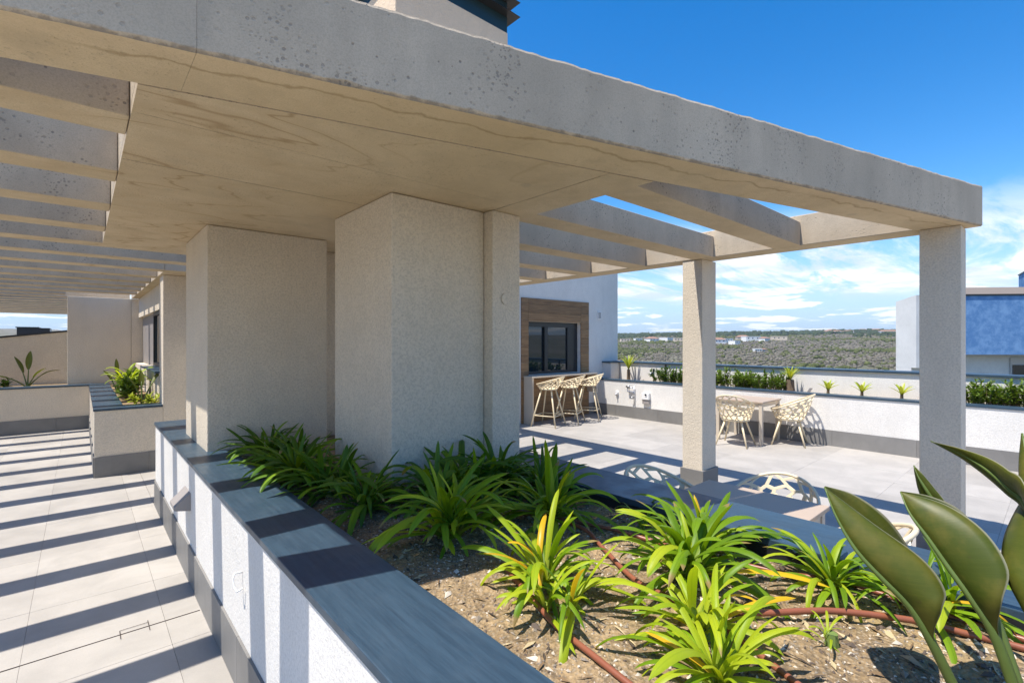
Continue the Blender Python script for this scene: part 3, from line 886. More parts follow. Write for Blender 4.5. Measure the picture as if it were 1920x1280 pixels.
for i in range(650):
    y = -0.1 + (rs.random() ** 1.4) * 4.3; x = rs.uniform(1.0, 2.44)
    L = rs.uniform(.010, .045); w_ = L * rs.uniform(.08, .28); a = rs.uniform(0, 6.283)
    ca, sa = math.cos(a), math.sin(a)
    c0 = Vector((x, y, soil_z(x, y) + .004)); d = Vector((ca, sa, rs.uniform(-.1, .15))) * L; sd = Vector((-sa, ca, rs.uniform(-.4, .4))) * w_
    lm.add([c0 - d, c0 - d * .3 + sd + Vector((0, 0, L * .1)), c0 + d, c0 - d * .2 - sd + Vector((0, 0, L * .06))], [(0, 1, 2, 3)], rs.choice((0, 0, 1, 2)))
lm.build('leaf_litter', [simple('dry_leaf_brown', (0.20, 0.125, 0.06), 0.85), simple('dry_leaf_straw', (0.46, 0.36, 0.20), 0.8), simple('dark_twig', (0.07, 0.05, 0.035), 0.9)], kind='stuff')
# fittings on the corridor face of the planter
wl_ = empty('wall_light', (0.636, 4.72, 0.6), label='taupe wedge shaped step light on the striped planter wall', cat='wall light')
MB().add([(0.651, 4.58, 0.70), (0.651, 4.86, 0.70), (0.651, 4.86, 0.56), (0.651, 4.58, 0.56), (0.545, 4.60, 0.60), (0.545, 4.84, 0.60), (0.545, 4.84, 0.575), (0.545, 4.60, 0.575)],
         [(0, 1, 5, 4), (4, 5, 6, 7), (7, 6, 2, 3), (0, 4, 7, 3), (1, 2, 6, 5), (0, 3, 2, 1)]).build('light_body', GREYP, wl_)
MB().box(0.56, 0.63, 4.62, 4.82, 0.566, 0.571).build('diffuser', WPLAST, wl_)
cb = MB().tube([(0.652, 2.93, 0.66), (0.615, 2.93, 0.665), (0.605, 2.925, 0.64), (0.607, 2.91, 0.60), (0.615, 2.885, 0.583), (0.640, 2.87, 0.60)], 0.005, 8).build('cable_loop', WPLAST, loc=(0.64, 2.9, 0.62), smooth=True)
P(cb, label='short loop of white cable sticking out of the planter wall', cat='cable')

# left planter in front of the windows
lpn = empty('corner_planter', (0.6, 9.2, 0), label='low rendered planter box under the left window wall', cat='planter')
MB().box(0.14, 0.918, 8.93, 9.25, 0.001, CT - .036).box(0.14, 0.45, 9.25, 14.14, 0.001, CT - .036).build('planter_wall', STUCCO, lpn)
MB().prism([(0.127, 8.915), (0.917, 8.915), (0.917, 9.26), (0.47, 9.26), (0.47, 14.13), (0.127, 14.13)], CT - .035, CT).build('coping', SLATE, lpn, bevel=0.004)
MB().box(0.451, 0.94, 9.26, 14.2, 0.7, 0.915).build('soil', SOIL, lpn)
plinth_tiles(lpn, 'x', 8.93, 0.14, 0.918, 0.62)
plinth_tiles(lpn, 'x', 8.93, 0.921, 1.26, 0.62)
plinth_tiles(lpn, 'y', 0.14, 8.93, 14.13, 1.2)
fpl = empty('far_planter', (-2, 14.5, 0), label='rendered planter box closing the far end of the corridor', cat='planter')
MB().box(-5.2, 0.455, 14.15, 14.44, 0.001, CT - .036).build('planter_wall', STUCCO, fpl)
MB().box(-5.2, 0.468, 14.132, 14.46, CT - .035, CT - .0005).build('coping', SLATE, fpl, bevel=0.004)
MB().box(-5.2, -0.23, 14.45, 15.6, 0.6, 0.915).build('soil', SOIL, fpl)
plinth_tiles(fpl, 'x', 14.15, -5.2, 0.125, 1.2)

# left window wall
ww = empty('window_wall', (1.1, 11.5, 0), label='rendered wall with dark framed windows left of the piers', cat='wall')
MB().box(0.92, 1.26, 8.93, 9.36, 0.001, SOF - .003).build('pier_body', STUCCO, ww, bevel=0.006)
MB().box(0.95, 1.24, 9.361, 14.48, 0.0, 1.40).box(1.02, 1.24, 9.361, 14.48, 2.46, SOF - .003).build('wall', STUCCO, ww)
MB().box(0.885, 1.3, 14.49, 14.95, 0.0, SOF - .003).build('return_wall', STUCCO, ww)
MB().box(1.10, 1.24, 11.72, 14.48, 1.40, 2.46).build('dimmed_wall_panel', GREYP, ww)  # added grey panel, mutes the sun stripes so this wall stretch looks shaded
MB().box(0.86, 1.24, 9.361, 11.75, 1.401, 1.432).build('sill', SLATE, ww, bevel=0.003)
f = MB()
f.box(1.05, 1.11, 9.37, 11.71, 1.433, 1.50).box(1.05, 1.11, 9.37, 11.71, 2.39, 2.455).box(1.05, 1.11, 9.37, 9.43, 1.5, 2.39).box(1.05, 1.11, 11.65, 11.71, 1.5, 2.39).box(1.04, 1.12, 10.50, 10.58, 1.5, 2.39)
wf = f.build('window', DARK, ww)
MB().box(1.08, 1.095, 9.43, 10.50, 1.5, 2.39).build('pane', GLASS, wf)
MB().box(1.08, 1.095, 10.58, 11.65, 1.5, 2.39).build('pane', GLASS, wf)
MB().box(1.30, 2.3, 9.3, 14.2, 0, SOF).build('room_block', STUCCO, ww)
fp_ = MB().box(-0.225, 0.88, 14.50, 15.25, 0.0, SOF - .003).build('end_pier', STUCCO, loc=(0.33, 14.9, 0), bevel=0.006)
P(fp_, label='wide rendered pier at the end of the corridor', cat='pier')
# sloping boundary wall beyond the far planter, and a roof unit behind it
bw = empty('boundary_wall', (-1.5, 20, 0), label='rendered boundary wall with sloping black coping beyond the far planter', cat='wall')
def slope(x0, x1, y0, y1, za0, zb0, za1, zb1):
    return MB().add([(x0, y0, za0), (x1, y0, zb0), (x1, y1, zb0), (x0, y1, za0), (x0, y0, za1), (x1, y0, zb1), (x1, y1, zb1), (x0, y1, za1)],
                    [(3, 2, 1, 0), (4, 5, 6, 7), (0, 1, 5, 4), (1, 2, 6, 5), (2, 3, 7, 6), (3, 0, 4, 7)])
slope(-5.2, -0.23, 15.61, 15.8, -3, -3, 1.44, 2.13).build('wall', STUCCO, bw)
slope(-5.2, -0.23, 15.59, 15.82, 1.442, 2.132, 1.48, 2.17).build('coping', DARK, bw)
ru = empty('roof_unit', (-1.6, 33, 0), label='dark roof plant box showing above the far boundary wall', cat='roof unit')
MB().box(-2.1, -1.05, 30.2, 32.0, -3.0, 2.50).build('housing', DARK, ru)
MB().box(-2.14, -1.4, 30.16, 32.04, 2.50, 2.54).build('lid', TEAL, ru)

# the air: thin even haze round the whole place
hz = MB().box(-6200, 6200, -6200, 6200, -140.0, 90.0).build('haze', [], kind='stuff')
hm = bpy.data.materials.new('haze_air'); hm.use_nodes = True
ht = hm.node_tree; ht.nodes.clear()
ho = ht.nodes.new('ShaderNodeOutputMaterial'); hv = ht.nodes.new('ShaderNodeVolumePrincipled')
hv.inputs['Color'].default_value = (0.80, 0.88, 1.0, 1); hv.inputs['Density'].default_value = 0.00012; hv.inputs['Anisotropy'].default_value = 0.2
ht.links.new(hv.outputs[0], ho.inputs['Volume'])
hz.data.materials.append(hm)

# ------------------------------------------------------------------ bar building
WY = 8.30
bar = empty('bar_building', (7.0, 9.0, 0), label='white rendered terrace building with the timber framed bar hatch', cat='building')
m = MB()
X0, X1, Z0, Z1 = 7.828, 9.69, 1.112, 2.374
m.box(1.3, X0, WY, 12, 0.001, 4.2).box(X1, 11.285, WY, 12, 0.001, 4.2).box(X0, X1, WY, 12, 0.001, Z0).box(X0, X1, WY, 12, Z1, 4.2).box(X0, X1, 9.2, 12, Z0, Z1)
m.build('wall', WHITE, bar)
# horizontal timber boards around the hatch, each board its own piece
def boards(xa, xb, z0, z1, hgt=0.2):
    z = z0
    while z < z1 - .02:
        zt = min(z1, z + hgt)
        MB().box(xa + .001, xb - .001, WY - .024 - rng.uniform(0, .002), WY - .001, z + .002, zt - .002).build('board', WOOD, bar, bevel=0.002)
        z = zt
boards(7.602, X0 - .002, 0.002, 2.92)
boards(X1 + .002, 10.008, 0.002, 2.92)
boards(X0 + .0, X1 - .0, Z1 + .002, 2.92)
boards(X0 + .0, 8.75, 0.002, Z0 - .002)
boards(8.752, X1 - .0, 0.002, Z0 - .002)
for x in (X0 - .012, X1 + .001):
    MB().box(x - .0, x + .011, WY - .023, WY + .28, Z0, Z1).build('jamb_board', WOOD, bar)
fr = MB()
yf = 8.40
fr.box(X0 + .012, X1 - .002, yf, yf + .09, Z0, Z0 + .07).box(X0 + .012, X1 - .002, yf, yf + .09, Z1 - .12, Z1).box(X0 + .012, X0 + .07, yf, yf + .09, Z0 + .07, Z1 - .12).box(X1 - .32, X1 - .002, yf, yf + .09, Z0 + .07, Z1 - .12).box(8.47, 8.58, yf - .01, yf + .10, Z0 + .07, Z1 - .12).box(9.30, 9.371, yf - .005, yf + .09, Z0 + .07, Z1 - .12)
hf = fr.build('window', DARK, bar, bevel=0.003)
MB().box(X0 + .07, 8.47, yf + .045, yf + .055, Z0 + .07, Z1 - .12).build('pane', GLASS, hf)
MB().box(8.58, 9.30, yf + .03, yf + .04, Z0 + .07, Z1 - .12).build('pane', GLASS, hf)
bc = empty('bar_counter', (8.8, 8.15, 0), label='beige bar ledge below the hatch with the stools tucked under', cat='counter')
MB().box(7.66, 9.98, 7.96, 8.272, 1.065, 1.10).build('counter_top', BEIGE_M, bc, bevel=0.004)
MB().box(7.665, 7.70, 7.97, 8.272, 0.001, 1.064).build('support_panel', BEIGE_M, bc, bevel=0.003)
MB().box(9.94, 9.975, 7.97, 8.272, 0.60, 1.064).build('bracket', BEIGE_M, bc)
vt = empty('wall_vent', (10.45, 8.28, 2.6), label='small square grey vent cover high on the white wall', cat='vent')
MB().box(10.38, 10.52, 8.275, 8.299, 2.50, 2.70).build('vent_frame', WPLAST, vt)
for k in range(5):
    MB().box(10.40, 10.50, 8.268, 8.274, 2.525 + .033 * k, 2.545 + .033 * k).build('slat', GREYP, vt)

# ------------------------------------------------------------------ terrace edge: planter wall and upper parapet
pw = empty('parapet_planter', (10.5, 2.0, 0), label='white double parapet along the terrace edge with a planting strip between', cat='parapet')
MB().box(10.25, 10.47, -8.0, 8.298, 0.001, 0.894).build('lower_wall', WHITE, pw)
MB().box(10.235, 10.49, -8.0, 8.297, 0.895, 0.93).build('coping', SLATE, pw, bevel=0.003)
MB().box(10.47, 11.0, -8.0, 8.298, 0.3, 0.875).build('soil', SOIL, pw)
MB().box(11.0, 11.25, -8.0, 8.298, -0.15, 1.325).build('upper_wall', WHITE, pw)
MB().box(10.96, 11.30, -8.0, 8.298, 1.326, 1.365).build('coping', SLATE, pw, bevel=0.003)
MB().box(10.60, 10.955, 8.02, 8.297, 0.80, 1.325).build('end_block', WHITE, pw)
MB().box(10.575, 10.956, 7.995, 8.297, 1.3265, 1.364).build('coping', SLATE, pw)
a = -8.0
while a < 8.28:
    b = min(8.29, a + 1.2)
    MB().box(10.236, 10.249, a + .0015, b - .0015, 0.001, 0.285).build('skirting_tile', PLINTH, pw)
    a = b
for xa in [10.02 + .0 * k for k in range(1)]:
    MB().box(10.02, 10.235, WY - .014, WY - .001, 0.001, 0.285).build('skirting_tile', PLINTH, pw)

# services on the lower wall
tp = empty('shower_mixer', (10.22, 7.09, 0.65), label='exposed chrome mixer and riser pipe on the low white wall', cat='tap')
MB().tube([(10.21, 7.02, 0.36), (10.21, 7.02, 0.80)], 0.012, 8).build('riser_pipe', METAL, tp, smooth=True)
MB().tube([(10.25, 7.20, 0.75), (10.19, 7.20, 0.75), (10.19, 7.20, 0.66), (10.19, 7.02, 0.66)], 0.014, 8).tube([(10.19, 7.20, 0.75), (10.19, 7.04, 0.76)], 0.013, 8).build('mixer_body', METAL, tp, smooth=True)
MB().tube([(10.25, 7.05, 0.52), (10.17, 7.05, 0.52), (10.17, 7.10, 0.52)], 0.014, 8).build('valve', METAL, tp, smooth=True)
MB().tube([(10.17, 7.12, 0.79), (10.17, 7.22, 0.78)], 0.022, 8).build('handle', METAL, tp, smooth=True)
sb = empty('socket_box', (10.22, 6.68, 0.58), label='grey and white waterproof socket box on the low wall beside the mixer', cat='socket')
MB().box(10.17, 10.249, 6.58, 6.78, 0.50, 0.66).build('housing', WPLAST, sb, bevel=0.008)
MB().box(10.19, 10.249, 6.585, 6.775, 0.39, 0.498).build('cover', GREYP, sb, bevel=0.006)
MB().tube([(10.168, 6.66, 0.62), (10.15, 6.66, 0.62)], 0.022, 10).build('plug', DARK, sb)
sp = empty('water_spout', (10.22, 7.62, 0.58), label='small white round outlet on the low wall near the stools', cat='outlet')
MB().tube([(10.25, 7.55, 0.60), (10.20, 7.55, 0.60)], [0.05, 0.04], 14).build('cap', WPLAST, sp)
MB().tube([(10.21, 7.55, 0.575), (10.17, 7.55, 0.545)], 0.016, 8).build('nozzle', METAL, sp)
gt = empty('garden_tap', (10.7, 6.75, 0.88), label='chrome garden tap on a post in the back planting strip', cat='tap')
MB().tube([(10.7, 6.78, 0.86), (10.7, 6.78, 1.15)], 0.018, 8).build('standpipe', METAL, gt, smooth=True)
MB().tube([(10.7, 6.78, 1.12), (10.60, 6.80, 1.12), (10.585, 6.80, 1.06)], 0.018, 8).build('spout', METAL, gt, smooth=True)
MB().tube([(10.7, 6.78, 1.15), (10.7, 6.78, 1.22)], 0.028, 10).build('handle', DARK, gt)
MB().box(10.965, 10.995, 6.60, 6.63, 0.87, 1.32).build('post', DARK, gt)

# ------------------------------------------------------------------ perforated chairs and stools
def shell_parts(zs, Rb, Rt, hb, hf, ncol, nrow, seed):
    """tub shell as an organic honeycomb lattice: zs seat height, hb rim height at the back, hf at the front"""
    rs = random.Random(seed)
    def S(u, v, off=0.0):
        # u in [0,1) around (0 = back), v 0 seat edge .. 1 rim
        p = 2 * math.pi * u
        k = max(0.0, (1 + math.cos(p)) / 2) ** 1.25
        H = hf + (hb - hf) * k
        r = Rb + (Rt - Rb) * (v ** 0.75) + off
        r *= 1.0 + 0.05 * math.sin(p) ** 2
        lean = 0.10 * v * k
        x = math.sin(p) * r
        y = -math.cos(p) * r * 0.98 - lean
        z = zs + H * v + 0.018 * (1 - v) * 0
        return Vector((x, y, z))
    rows = nrow; cols = ncol
    # honeycomb vertices in (u,v)
    def hexv(i, j):
        r2 = random.Random(seed * 100003 + (i % (2 * cols)) * 101 + j)
        return (i + r2.uniform(-.42, .42)) / (2 * cols), (j + r2.uniform(-.3, .3))
    m = MB()
    th = 0.011
    for j in range(-1, rows + 1):
        for i in range(cols):
            i0 = 2 * i + (j % 2)
            # brick shaped hexagon, rounded by jitter
            ring = [(i0, j), (i0 + 1, j - (0.0)), (i0 + 2, j), (i0 + 2, j + 1), (i0 + 1, j + 1), (i0, j + 1)]
            pts = []
            for (a, b) in ring:
                uu, vv = hexv(a, b)
                vv = vv + (0.22 if ((a + b) % 2 == 0) else -0.22)
                pts.append((uu, min(1.0, max(0.0, vv / rows))))
            # unwrap u
            pts = [(u if abs(u - pts[0][0]) < .5 else u + (1 if u < pts[0][0] else -1), v) for u, v in pts]
            if max(v for _, v in pts) - min(v for _, v in pts) < 0.06: continue
            cu = sum(u for u, _ in pts) / 6; cv = sum(v for _, v in pts) / 6
            ins = [(cu + (u - cu) * 0.76, cv + (v - cv) * 0.76) for u, v in pts]
            o1 = [S(u, v, th / 2) for u, v in pts]; o2 = [S(u, v, -th / 2) for u, v in pts]
            n1 = [S(u, v, th / 2) for u, v in ins]; n2 = [S(u, v, -th / 2) for u, v in ins]
            vs = o1 + o2 + n1 + n2; fs = []
            for k in range(6):
                l = (k + 1) % 6
                fs += [(k, l, 12 + l, 12 + k), (6 + l, 6 + k, 18 + k, 18 + l), (12 + k, 12 + l, 18 + l, 18 + k)]
            m.add(vs, fs)
    rim = MB().tube([S(k / 40.0, 1.0) for k in range(41)], 0.013, 8, cap=False)
    base = MB().tube([S(k / 32.0, 0.0) for k in range(33)], 0.016, 8, cap=False)
    seat = MB()
    ring = [S(k / 32.0, 0.0) for k in range(32)]
    c1 = Vector((0, 0, zs - 0.012)); c2 = Vector((0, 0, zs - 0.03))
    top = [p * 1.0 for p in ring]; bot = [Vector((p.x * .97, p.y * .97, p.z - 0.018)) for p in ring]
    seat.add([c1] + top + [c2] + bot, [(0, 1 + k, 1 + (k + 1) % 32) for k in range(32)] + [(33, 34 + (k + 1) % 32, 34 + k) for k in range(32)] + [(1 + k, 34 + k, 34 + (k + 1) % 32, 1 + (k + 1) % 32) for k in range(32)])
    return m, rim, base, seat
def make_seat(name, label, cat, zs, Rb, Rt, hb, hf, spread, foot_ring, group, seed):
    e = empty(name, (0, 0, 0), label=label, cat=cat, group=group)
    sh, rim, base, seat = shell_parts(zs, Rb, Rt, hb, hf, 15, 4 if foot_ring else 5, seed)
    sh.build('perforated_shell', CREAM, e, local=True)
    rim.build('rim', CREAM, e, local=True, smooth=True)
    base.build('seat_edge', CREAM, e, local=True, smooth=True)
    seat.build('seat', CREAM, e, local=True)
    feet = []
    for sx, sy in ((1, 1), (1, -1), (-1, -1), (-1, 1)):
        t = Vector((sx * Rb * .62, sy * Rb * .62, zs - .01)); b = Vector((sx * spread, sy * spread, 0.0))
        feet.append((t, b))
        MB().tube([t, (t + b) * .5, b], [0.019, 0.017, 0.013], 10).build('leg', CREAM, e, local=True, smooth=True)
    if foot_ring:
        f_ = 0.70
        for k in range(4):
            a = feet[k][0].lerp(feet[k][1], f_); b = feet[(k + 1) % 4][0].lerp(feet[(k + 1) % 4][1], f_)
            MB().tube([a, b], 0.011, 8).build('footrest', CREAM, e, local=True, smooth=True)
    return e
GST = 'perforated bar stools along the ledge'
st = make_seat('bar_stool', 'cream perforated bar stool at the left end of the bar ledge', 'bar stool', 0.83, 0.19, 0.275, 0.28, 0.10, 0.30, True, GST, 5)
st.location = (7.92, 7.72, 0); st.rotation_euler = (0, 0, math.radians(20))
copy_tree(st, (8.60, 7.70, 0), math.radians(26), label='cream perforated bar stool in the middle of the three at the ledge', group=GST)
copy_tree(st, (9.36, 7.76, 0), math.radians(32), label='cream perforated bar stool beside the low white wall', group=GST)
GCH = 'perforated tub chairs on the terrace'
c0 = make_seat('tub_chair', 'cream perforated tub chair at the corridor side of the far table', 'chair', 0.47, 0.22, 0.31, 0.47, 0.17, 0.27, False, GCH, 9)
c0.location = (9.05, 4.02, 0); c0.rotation_euler = (0, 0, math.radians(-82))
copy_tree(c0, (9.86, 3.38, 0), math.radians(14), label='cream perforated tub chair casting a lattice shadow, right of the far table', group=GCH)
copy_tree(c0, (9.72, 4.98, 0), math.radians(172), label='cream perforated tub chair mostly behind the middle column', group=GCH)
copy_tree(c0, (3.72, 1.42, 0), math.radians(91), 0.93, label='cream tub chair half in sun behind the nearest table', group=GCH)
copy_tree(c0, (3.18, 1.80, 0), math.radians(178), label='shaded tub chair whose rim shows over the slate coping', group=GCH)
copy_tree(c0, (3.14, 0.90, 0), math.radians(4), label='tub chair glimpsed between the paddle leaves over the coping', group=GCH)
# tables
def table(x0, x1, y0, y1, zt, label):
    e = empty('square_table', ((x0 + x1) / 2, (y0 + y1) / 2, 0), label=label, cat='table', group='square taupe tables')
    MB().box(x0, x1, y0, y1, zt - .03, zt).build('table_top', TAUPE, e, bevel=0.004)
    MB().box(x0 + .03, x1 - .03, y0 + .03, y0 + .05, zt - .10, zt - .031).box(x0 + .03, x1 - .03, y1 - .05, y1 - .03, zt - .10, zt - .031).box(x0 + .03, x0 + .05, y0 + .05, y1 - .05, zt - .10, zt - .031).box(x1 - .05, x1 - .03, y0 + .05, y1 - .05, zt - .10, zt - .031).build('apron', BEIGE_M, e)
    for x in (x0 + .02, x1 - .08):
        for y in (y0 + .02, y1 - .08):
            MB().box(x, x + .06, y, y + .06, 0.0, zt - .031).build('leg', BEIGE_M, e, bevel=0.004)
    return e
table(9.26, 10.14, 3.62, 4.52, 0.80, 'square taupe table against the low wall with cream chairs round it')
table(2.89, 3.72, 1.03, 1.86, 0.81, 'square taupe table close behind the right coping, half in shadow')

# ------------------------------------------------------------------ strap leaved plants
def strap_mesh(name, mat, L, w, lean, curve, twist, seed):
    """one arching strap leaf rising from the origin, leaning towards +X"""
    rs = random.Random(seed)
    n = 12
    p = Vector((0, 0, 0)); ang = lean
    rows = []
    for i in range(n + 1):
        t = i / n
        wd = w * (0.58 + 0.94 * t) if t < .45 else w * 1.003 * math.sqrt(max(0.0, 1 - ((t - .45) / .55) ** 3.0))
        wd = max(wd, 0.0015)
        d = Vector((math.sin(ang), 0, math.cos(ang)))
        nrm = Vector((math.cos(ang), 0, -math.sin(ang)))
        tw = twist * t
        side = Vector((0, 1, 0)) * math.cos(tw) + nrm * math.sin(tw)
        fold = 0.30 * wd
        up = d.cross(side).normalized()
        rows.append([p - side * wd * .5 - up * fold * .5, p + up * fold * 0.0 + up * (fold * .35), p + side * wd * .5 - up * fold * .5])
        p = p + d * (L / n)
        ang += curve / n * (0.45 + 1.25 * t)
    m = MB(); m.loft(rows)
    me = m.mesh(name, mat, smooth=True)
    uv = me.uv_layers.new(name='UVMap')
    for lp in me.loops:
        r_, c_ = divmod(lp.vertex_index, 3)
        uv.data[lp.index].uv = (c_ - 1.0, r_ / n)
    return me
VAR = {}
def variants(mat, key):
    out = []
    for i, (L, w, lean, curve, tw) in enumerate(((.36, .030, .14, .7, .15), (.40, .033, .30, 1.2, -.2), (.45, .034, .45, 1.6, .25), (.47, .035, .60, 1.8, -.3), (.46, .036, .78, 1.9, .3), (.44, .034, .95, 1.8, -.35), (.40, .032, 1.12, 1.5, .4), (.42, .033, .50, .55, .2), (.43, .036, .75, .9, -.25), (.42, .034, .85, 2.3, .3), (.48, .033, .40, 2.3, -.2), (.36, .031, 1.25, .9, .2))):
        out.append(strap_mesh('leaf_' + key, mat, L, w, lean, curve, tw, i))
    return out
V_G, V_L, V_Y, V_D = variants(LEAF, 'green'), variants(LEAF_L, 'lime'), variants(LEAF_Y, 'yellow'), variants(LEAF_D, 'dark')
GAG = 'strap leaved clumps in the front planter'
def clump(x, y, size, n, seed, label, pal=(('G', 1.0),), flat=0.3, name='strap_leaf_plant', group=GAG, spread=0.065, z=None):
    rs = random.Random(seed)
    n = int(n * 1.3) if n > 18 else n
    z = soil_z(x, y) - .01 if z is None else z
    e = empty(name, (x, y, z), label=label, cat='plant', group=group)
    sets = {'G': V_G, 'L': V_L, 'Y': V_Y, 'D': V_D}
    ncr = 1 if n < 20 else rs.choice((2, 3))
    crowns = [(rs.uniform(-spread, spread), rs.uniform(-spread, spread)) for _ in range(ncr)]
    for i in range(n):
        u = rs.random(); acc = 0
        for kk, pr_ in pal:
            acc += pr_
            if u <= acc: break
        t = (i + .5) / n
        idx = min(11, int((t * .75 + flat * .3) * 7 + rs.uniform(-1, 1.2))) if rs.random() < .68 else rs.choice((7, 8, 9, 10, 11))
        idx = max(0, idx)
        o = bpy.data.objects.new('leaf', sets[kk][idx])
        cx, cy = crowns[i % ncr]
        o.location = (cx + rs.uniform(-.012, .012), cy + rs.uniform(-.012, .012), rs.uniform(0, .05))
        o.rotation_euler = (rs.uniform(-.22, .22), rs.uniform(-.22, .22), i * 2.39996 + rs.uniform(-.5, .5))
        s = size * rs.uniform(.62, 1.15)
        o.scale = (s * rs.uniform(.8, 1.2), s * rs.uniform(.7, 1.25), s * rs.uniform(.7, 1.15))
        link(o, e)
    MB().tube([(0, 0, -.02), (0, 0, .05)], [.026, .018], 8).build('stem_base', STALK, e, local=True)
    return e
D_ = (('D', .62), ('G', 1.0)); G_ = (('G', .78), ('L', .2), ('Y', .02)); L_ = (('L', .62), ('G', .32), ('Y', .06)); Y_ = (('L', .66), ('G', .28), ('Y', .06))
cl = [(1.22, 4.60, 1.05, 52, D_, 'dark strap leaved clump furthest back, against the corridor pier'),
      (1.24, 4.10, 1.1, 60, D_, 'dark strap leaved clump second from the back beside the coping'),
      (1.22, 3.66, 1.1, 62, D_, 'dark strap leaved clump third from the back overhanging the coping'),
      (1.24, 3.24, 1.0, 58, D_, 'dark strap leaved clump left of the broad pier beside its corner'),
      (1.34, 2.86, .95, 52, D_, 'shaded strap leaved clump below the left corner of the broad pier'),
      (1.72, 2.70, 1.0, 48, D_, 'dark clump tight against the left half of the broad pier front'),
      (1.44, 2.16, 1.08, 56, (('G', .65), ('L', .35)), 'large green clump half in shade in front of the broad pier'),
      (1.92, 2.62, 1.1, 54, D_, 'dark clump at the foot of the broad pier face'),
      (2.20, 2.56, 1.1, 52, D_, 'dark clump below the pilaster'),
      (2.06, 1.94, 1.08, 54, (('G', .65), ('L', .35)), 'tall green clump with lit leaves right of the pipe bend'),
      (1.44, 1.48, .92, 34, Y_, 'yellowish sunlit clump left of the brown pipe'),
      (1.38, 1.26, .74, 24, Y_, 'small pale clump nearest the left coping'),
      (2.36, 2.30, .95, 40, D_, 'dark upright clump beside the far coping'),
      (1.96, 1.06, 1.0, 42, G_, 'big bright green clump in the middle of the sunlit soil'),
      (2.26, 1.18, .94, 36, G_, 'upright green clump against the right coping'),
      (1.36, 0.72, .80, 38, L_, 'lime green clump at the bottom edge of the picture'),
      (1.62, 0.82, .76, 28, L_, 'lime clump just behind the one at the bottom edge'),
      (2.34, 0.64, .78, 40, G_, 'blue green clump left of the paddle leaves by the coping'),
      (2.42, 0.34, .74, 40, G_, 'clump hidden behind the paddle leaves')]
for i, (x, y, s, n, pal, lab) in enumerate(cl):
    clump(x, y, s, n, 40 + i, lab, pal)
clump(2.34, 1.56, .46, 16, 91, 'tiny wispy tuft on the soil near the right coping', (('G', 1.0),), .3)
clump(1.90, 0.52, .22, 9, 92, 'tiny weed sprouting beside the brown pipe', (('L', 1.0),), .5)

# irrigation pipes lying on the soil
def pipe(pts, r, label):
    pts = [Vector((x, y, soil_z(x, y) + r * .75 + dz)) for x, y, dz in pts]
    out = []
    for i in range(len(pts) - 1):
        p0 = pts[max(0, i - 1)]; p1 = pts[i]; p2 = pts[i + 1]; p3 = pts[min(len(pts) - 1, i + 2)]
        for k in range(8):
            t = k / 8
            out.append(0.5 * ((2 * p1) + (p2 - p0) * t + (2 * p0 - 5 * p1 + 4 * p2 - p3) * t * t + (3 * p1 - p0 - 3 * p2 + p3) * t ** 3))
    out.append(pts[-1])
    o = MB().tube(out, r, 10).build('irrigation_pipe', PIPE, loc=tuple(pts[0]), smooth=True)
    P(o, label=label, cat='pipe', group='brown irrigation pipes on the soil')
pipe([(2.02, 2.1, 0), (2.04, 1.74, .005), (1.93, 1.51, .01), (1.79, 1.23, .012), (1.745, 0.99, .006), (1.70, 0.78, 0), (1.60, 0.5, 0), (1.5, .2, 0)], .0105, 'brown irrigation pipe running diagonally through the middle of the bed')
pipe([(1.44, 1.7, 0), (1.36, 1.45, .006), (1.285, 1.22, .012), (1.24, 1.02, .008), (1.215, 0.83, .004), (1.2, .5, 0)], .0105, 'brown irrigation pipe at the bottom, nearest the left coping')
pipe([(2.0, 2.05, 0), (2.15, 1.64, .004), (2.22, 1.43, .008), (2.23, 1.22, .004), (2.33, 0.84, .01), (2.41, 0.60, .01), (2.43, 0.36, .006), (2.44, -.3, 0)], .0105, 'brown irrigation pipe alongside the right coping')
pipe([(1.80, 0.86, 0), (1.86, 0.75, .012), (2.07, 0.57, .03), (2.24, 0.36, .02), (2.31, 0.22, .006), (2.36, 0.05, 0), (2.40, -.4, 0)], .0115, 'brown irrigation pipe crossing the bed to the lower right')

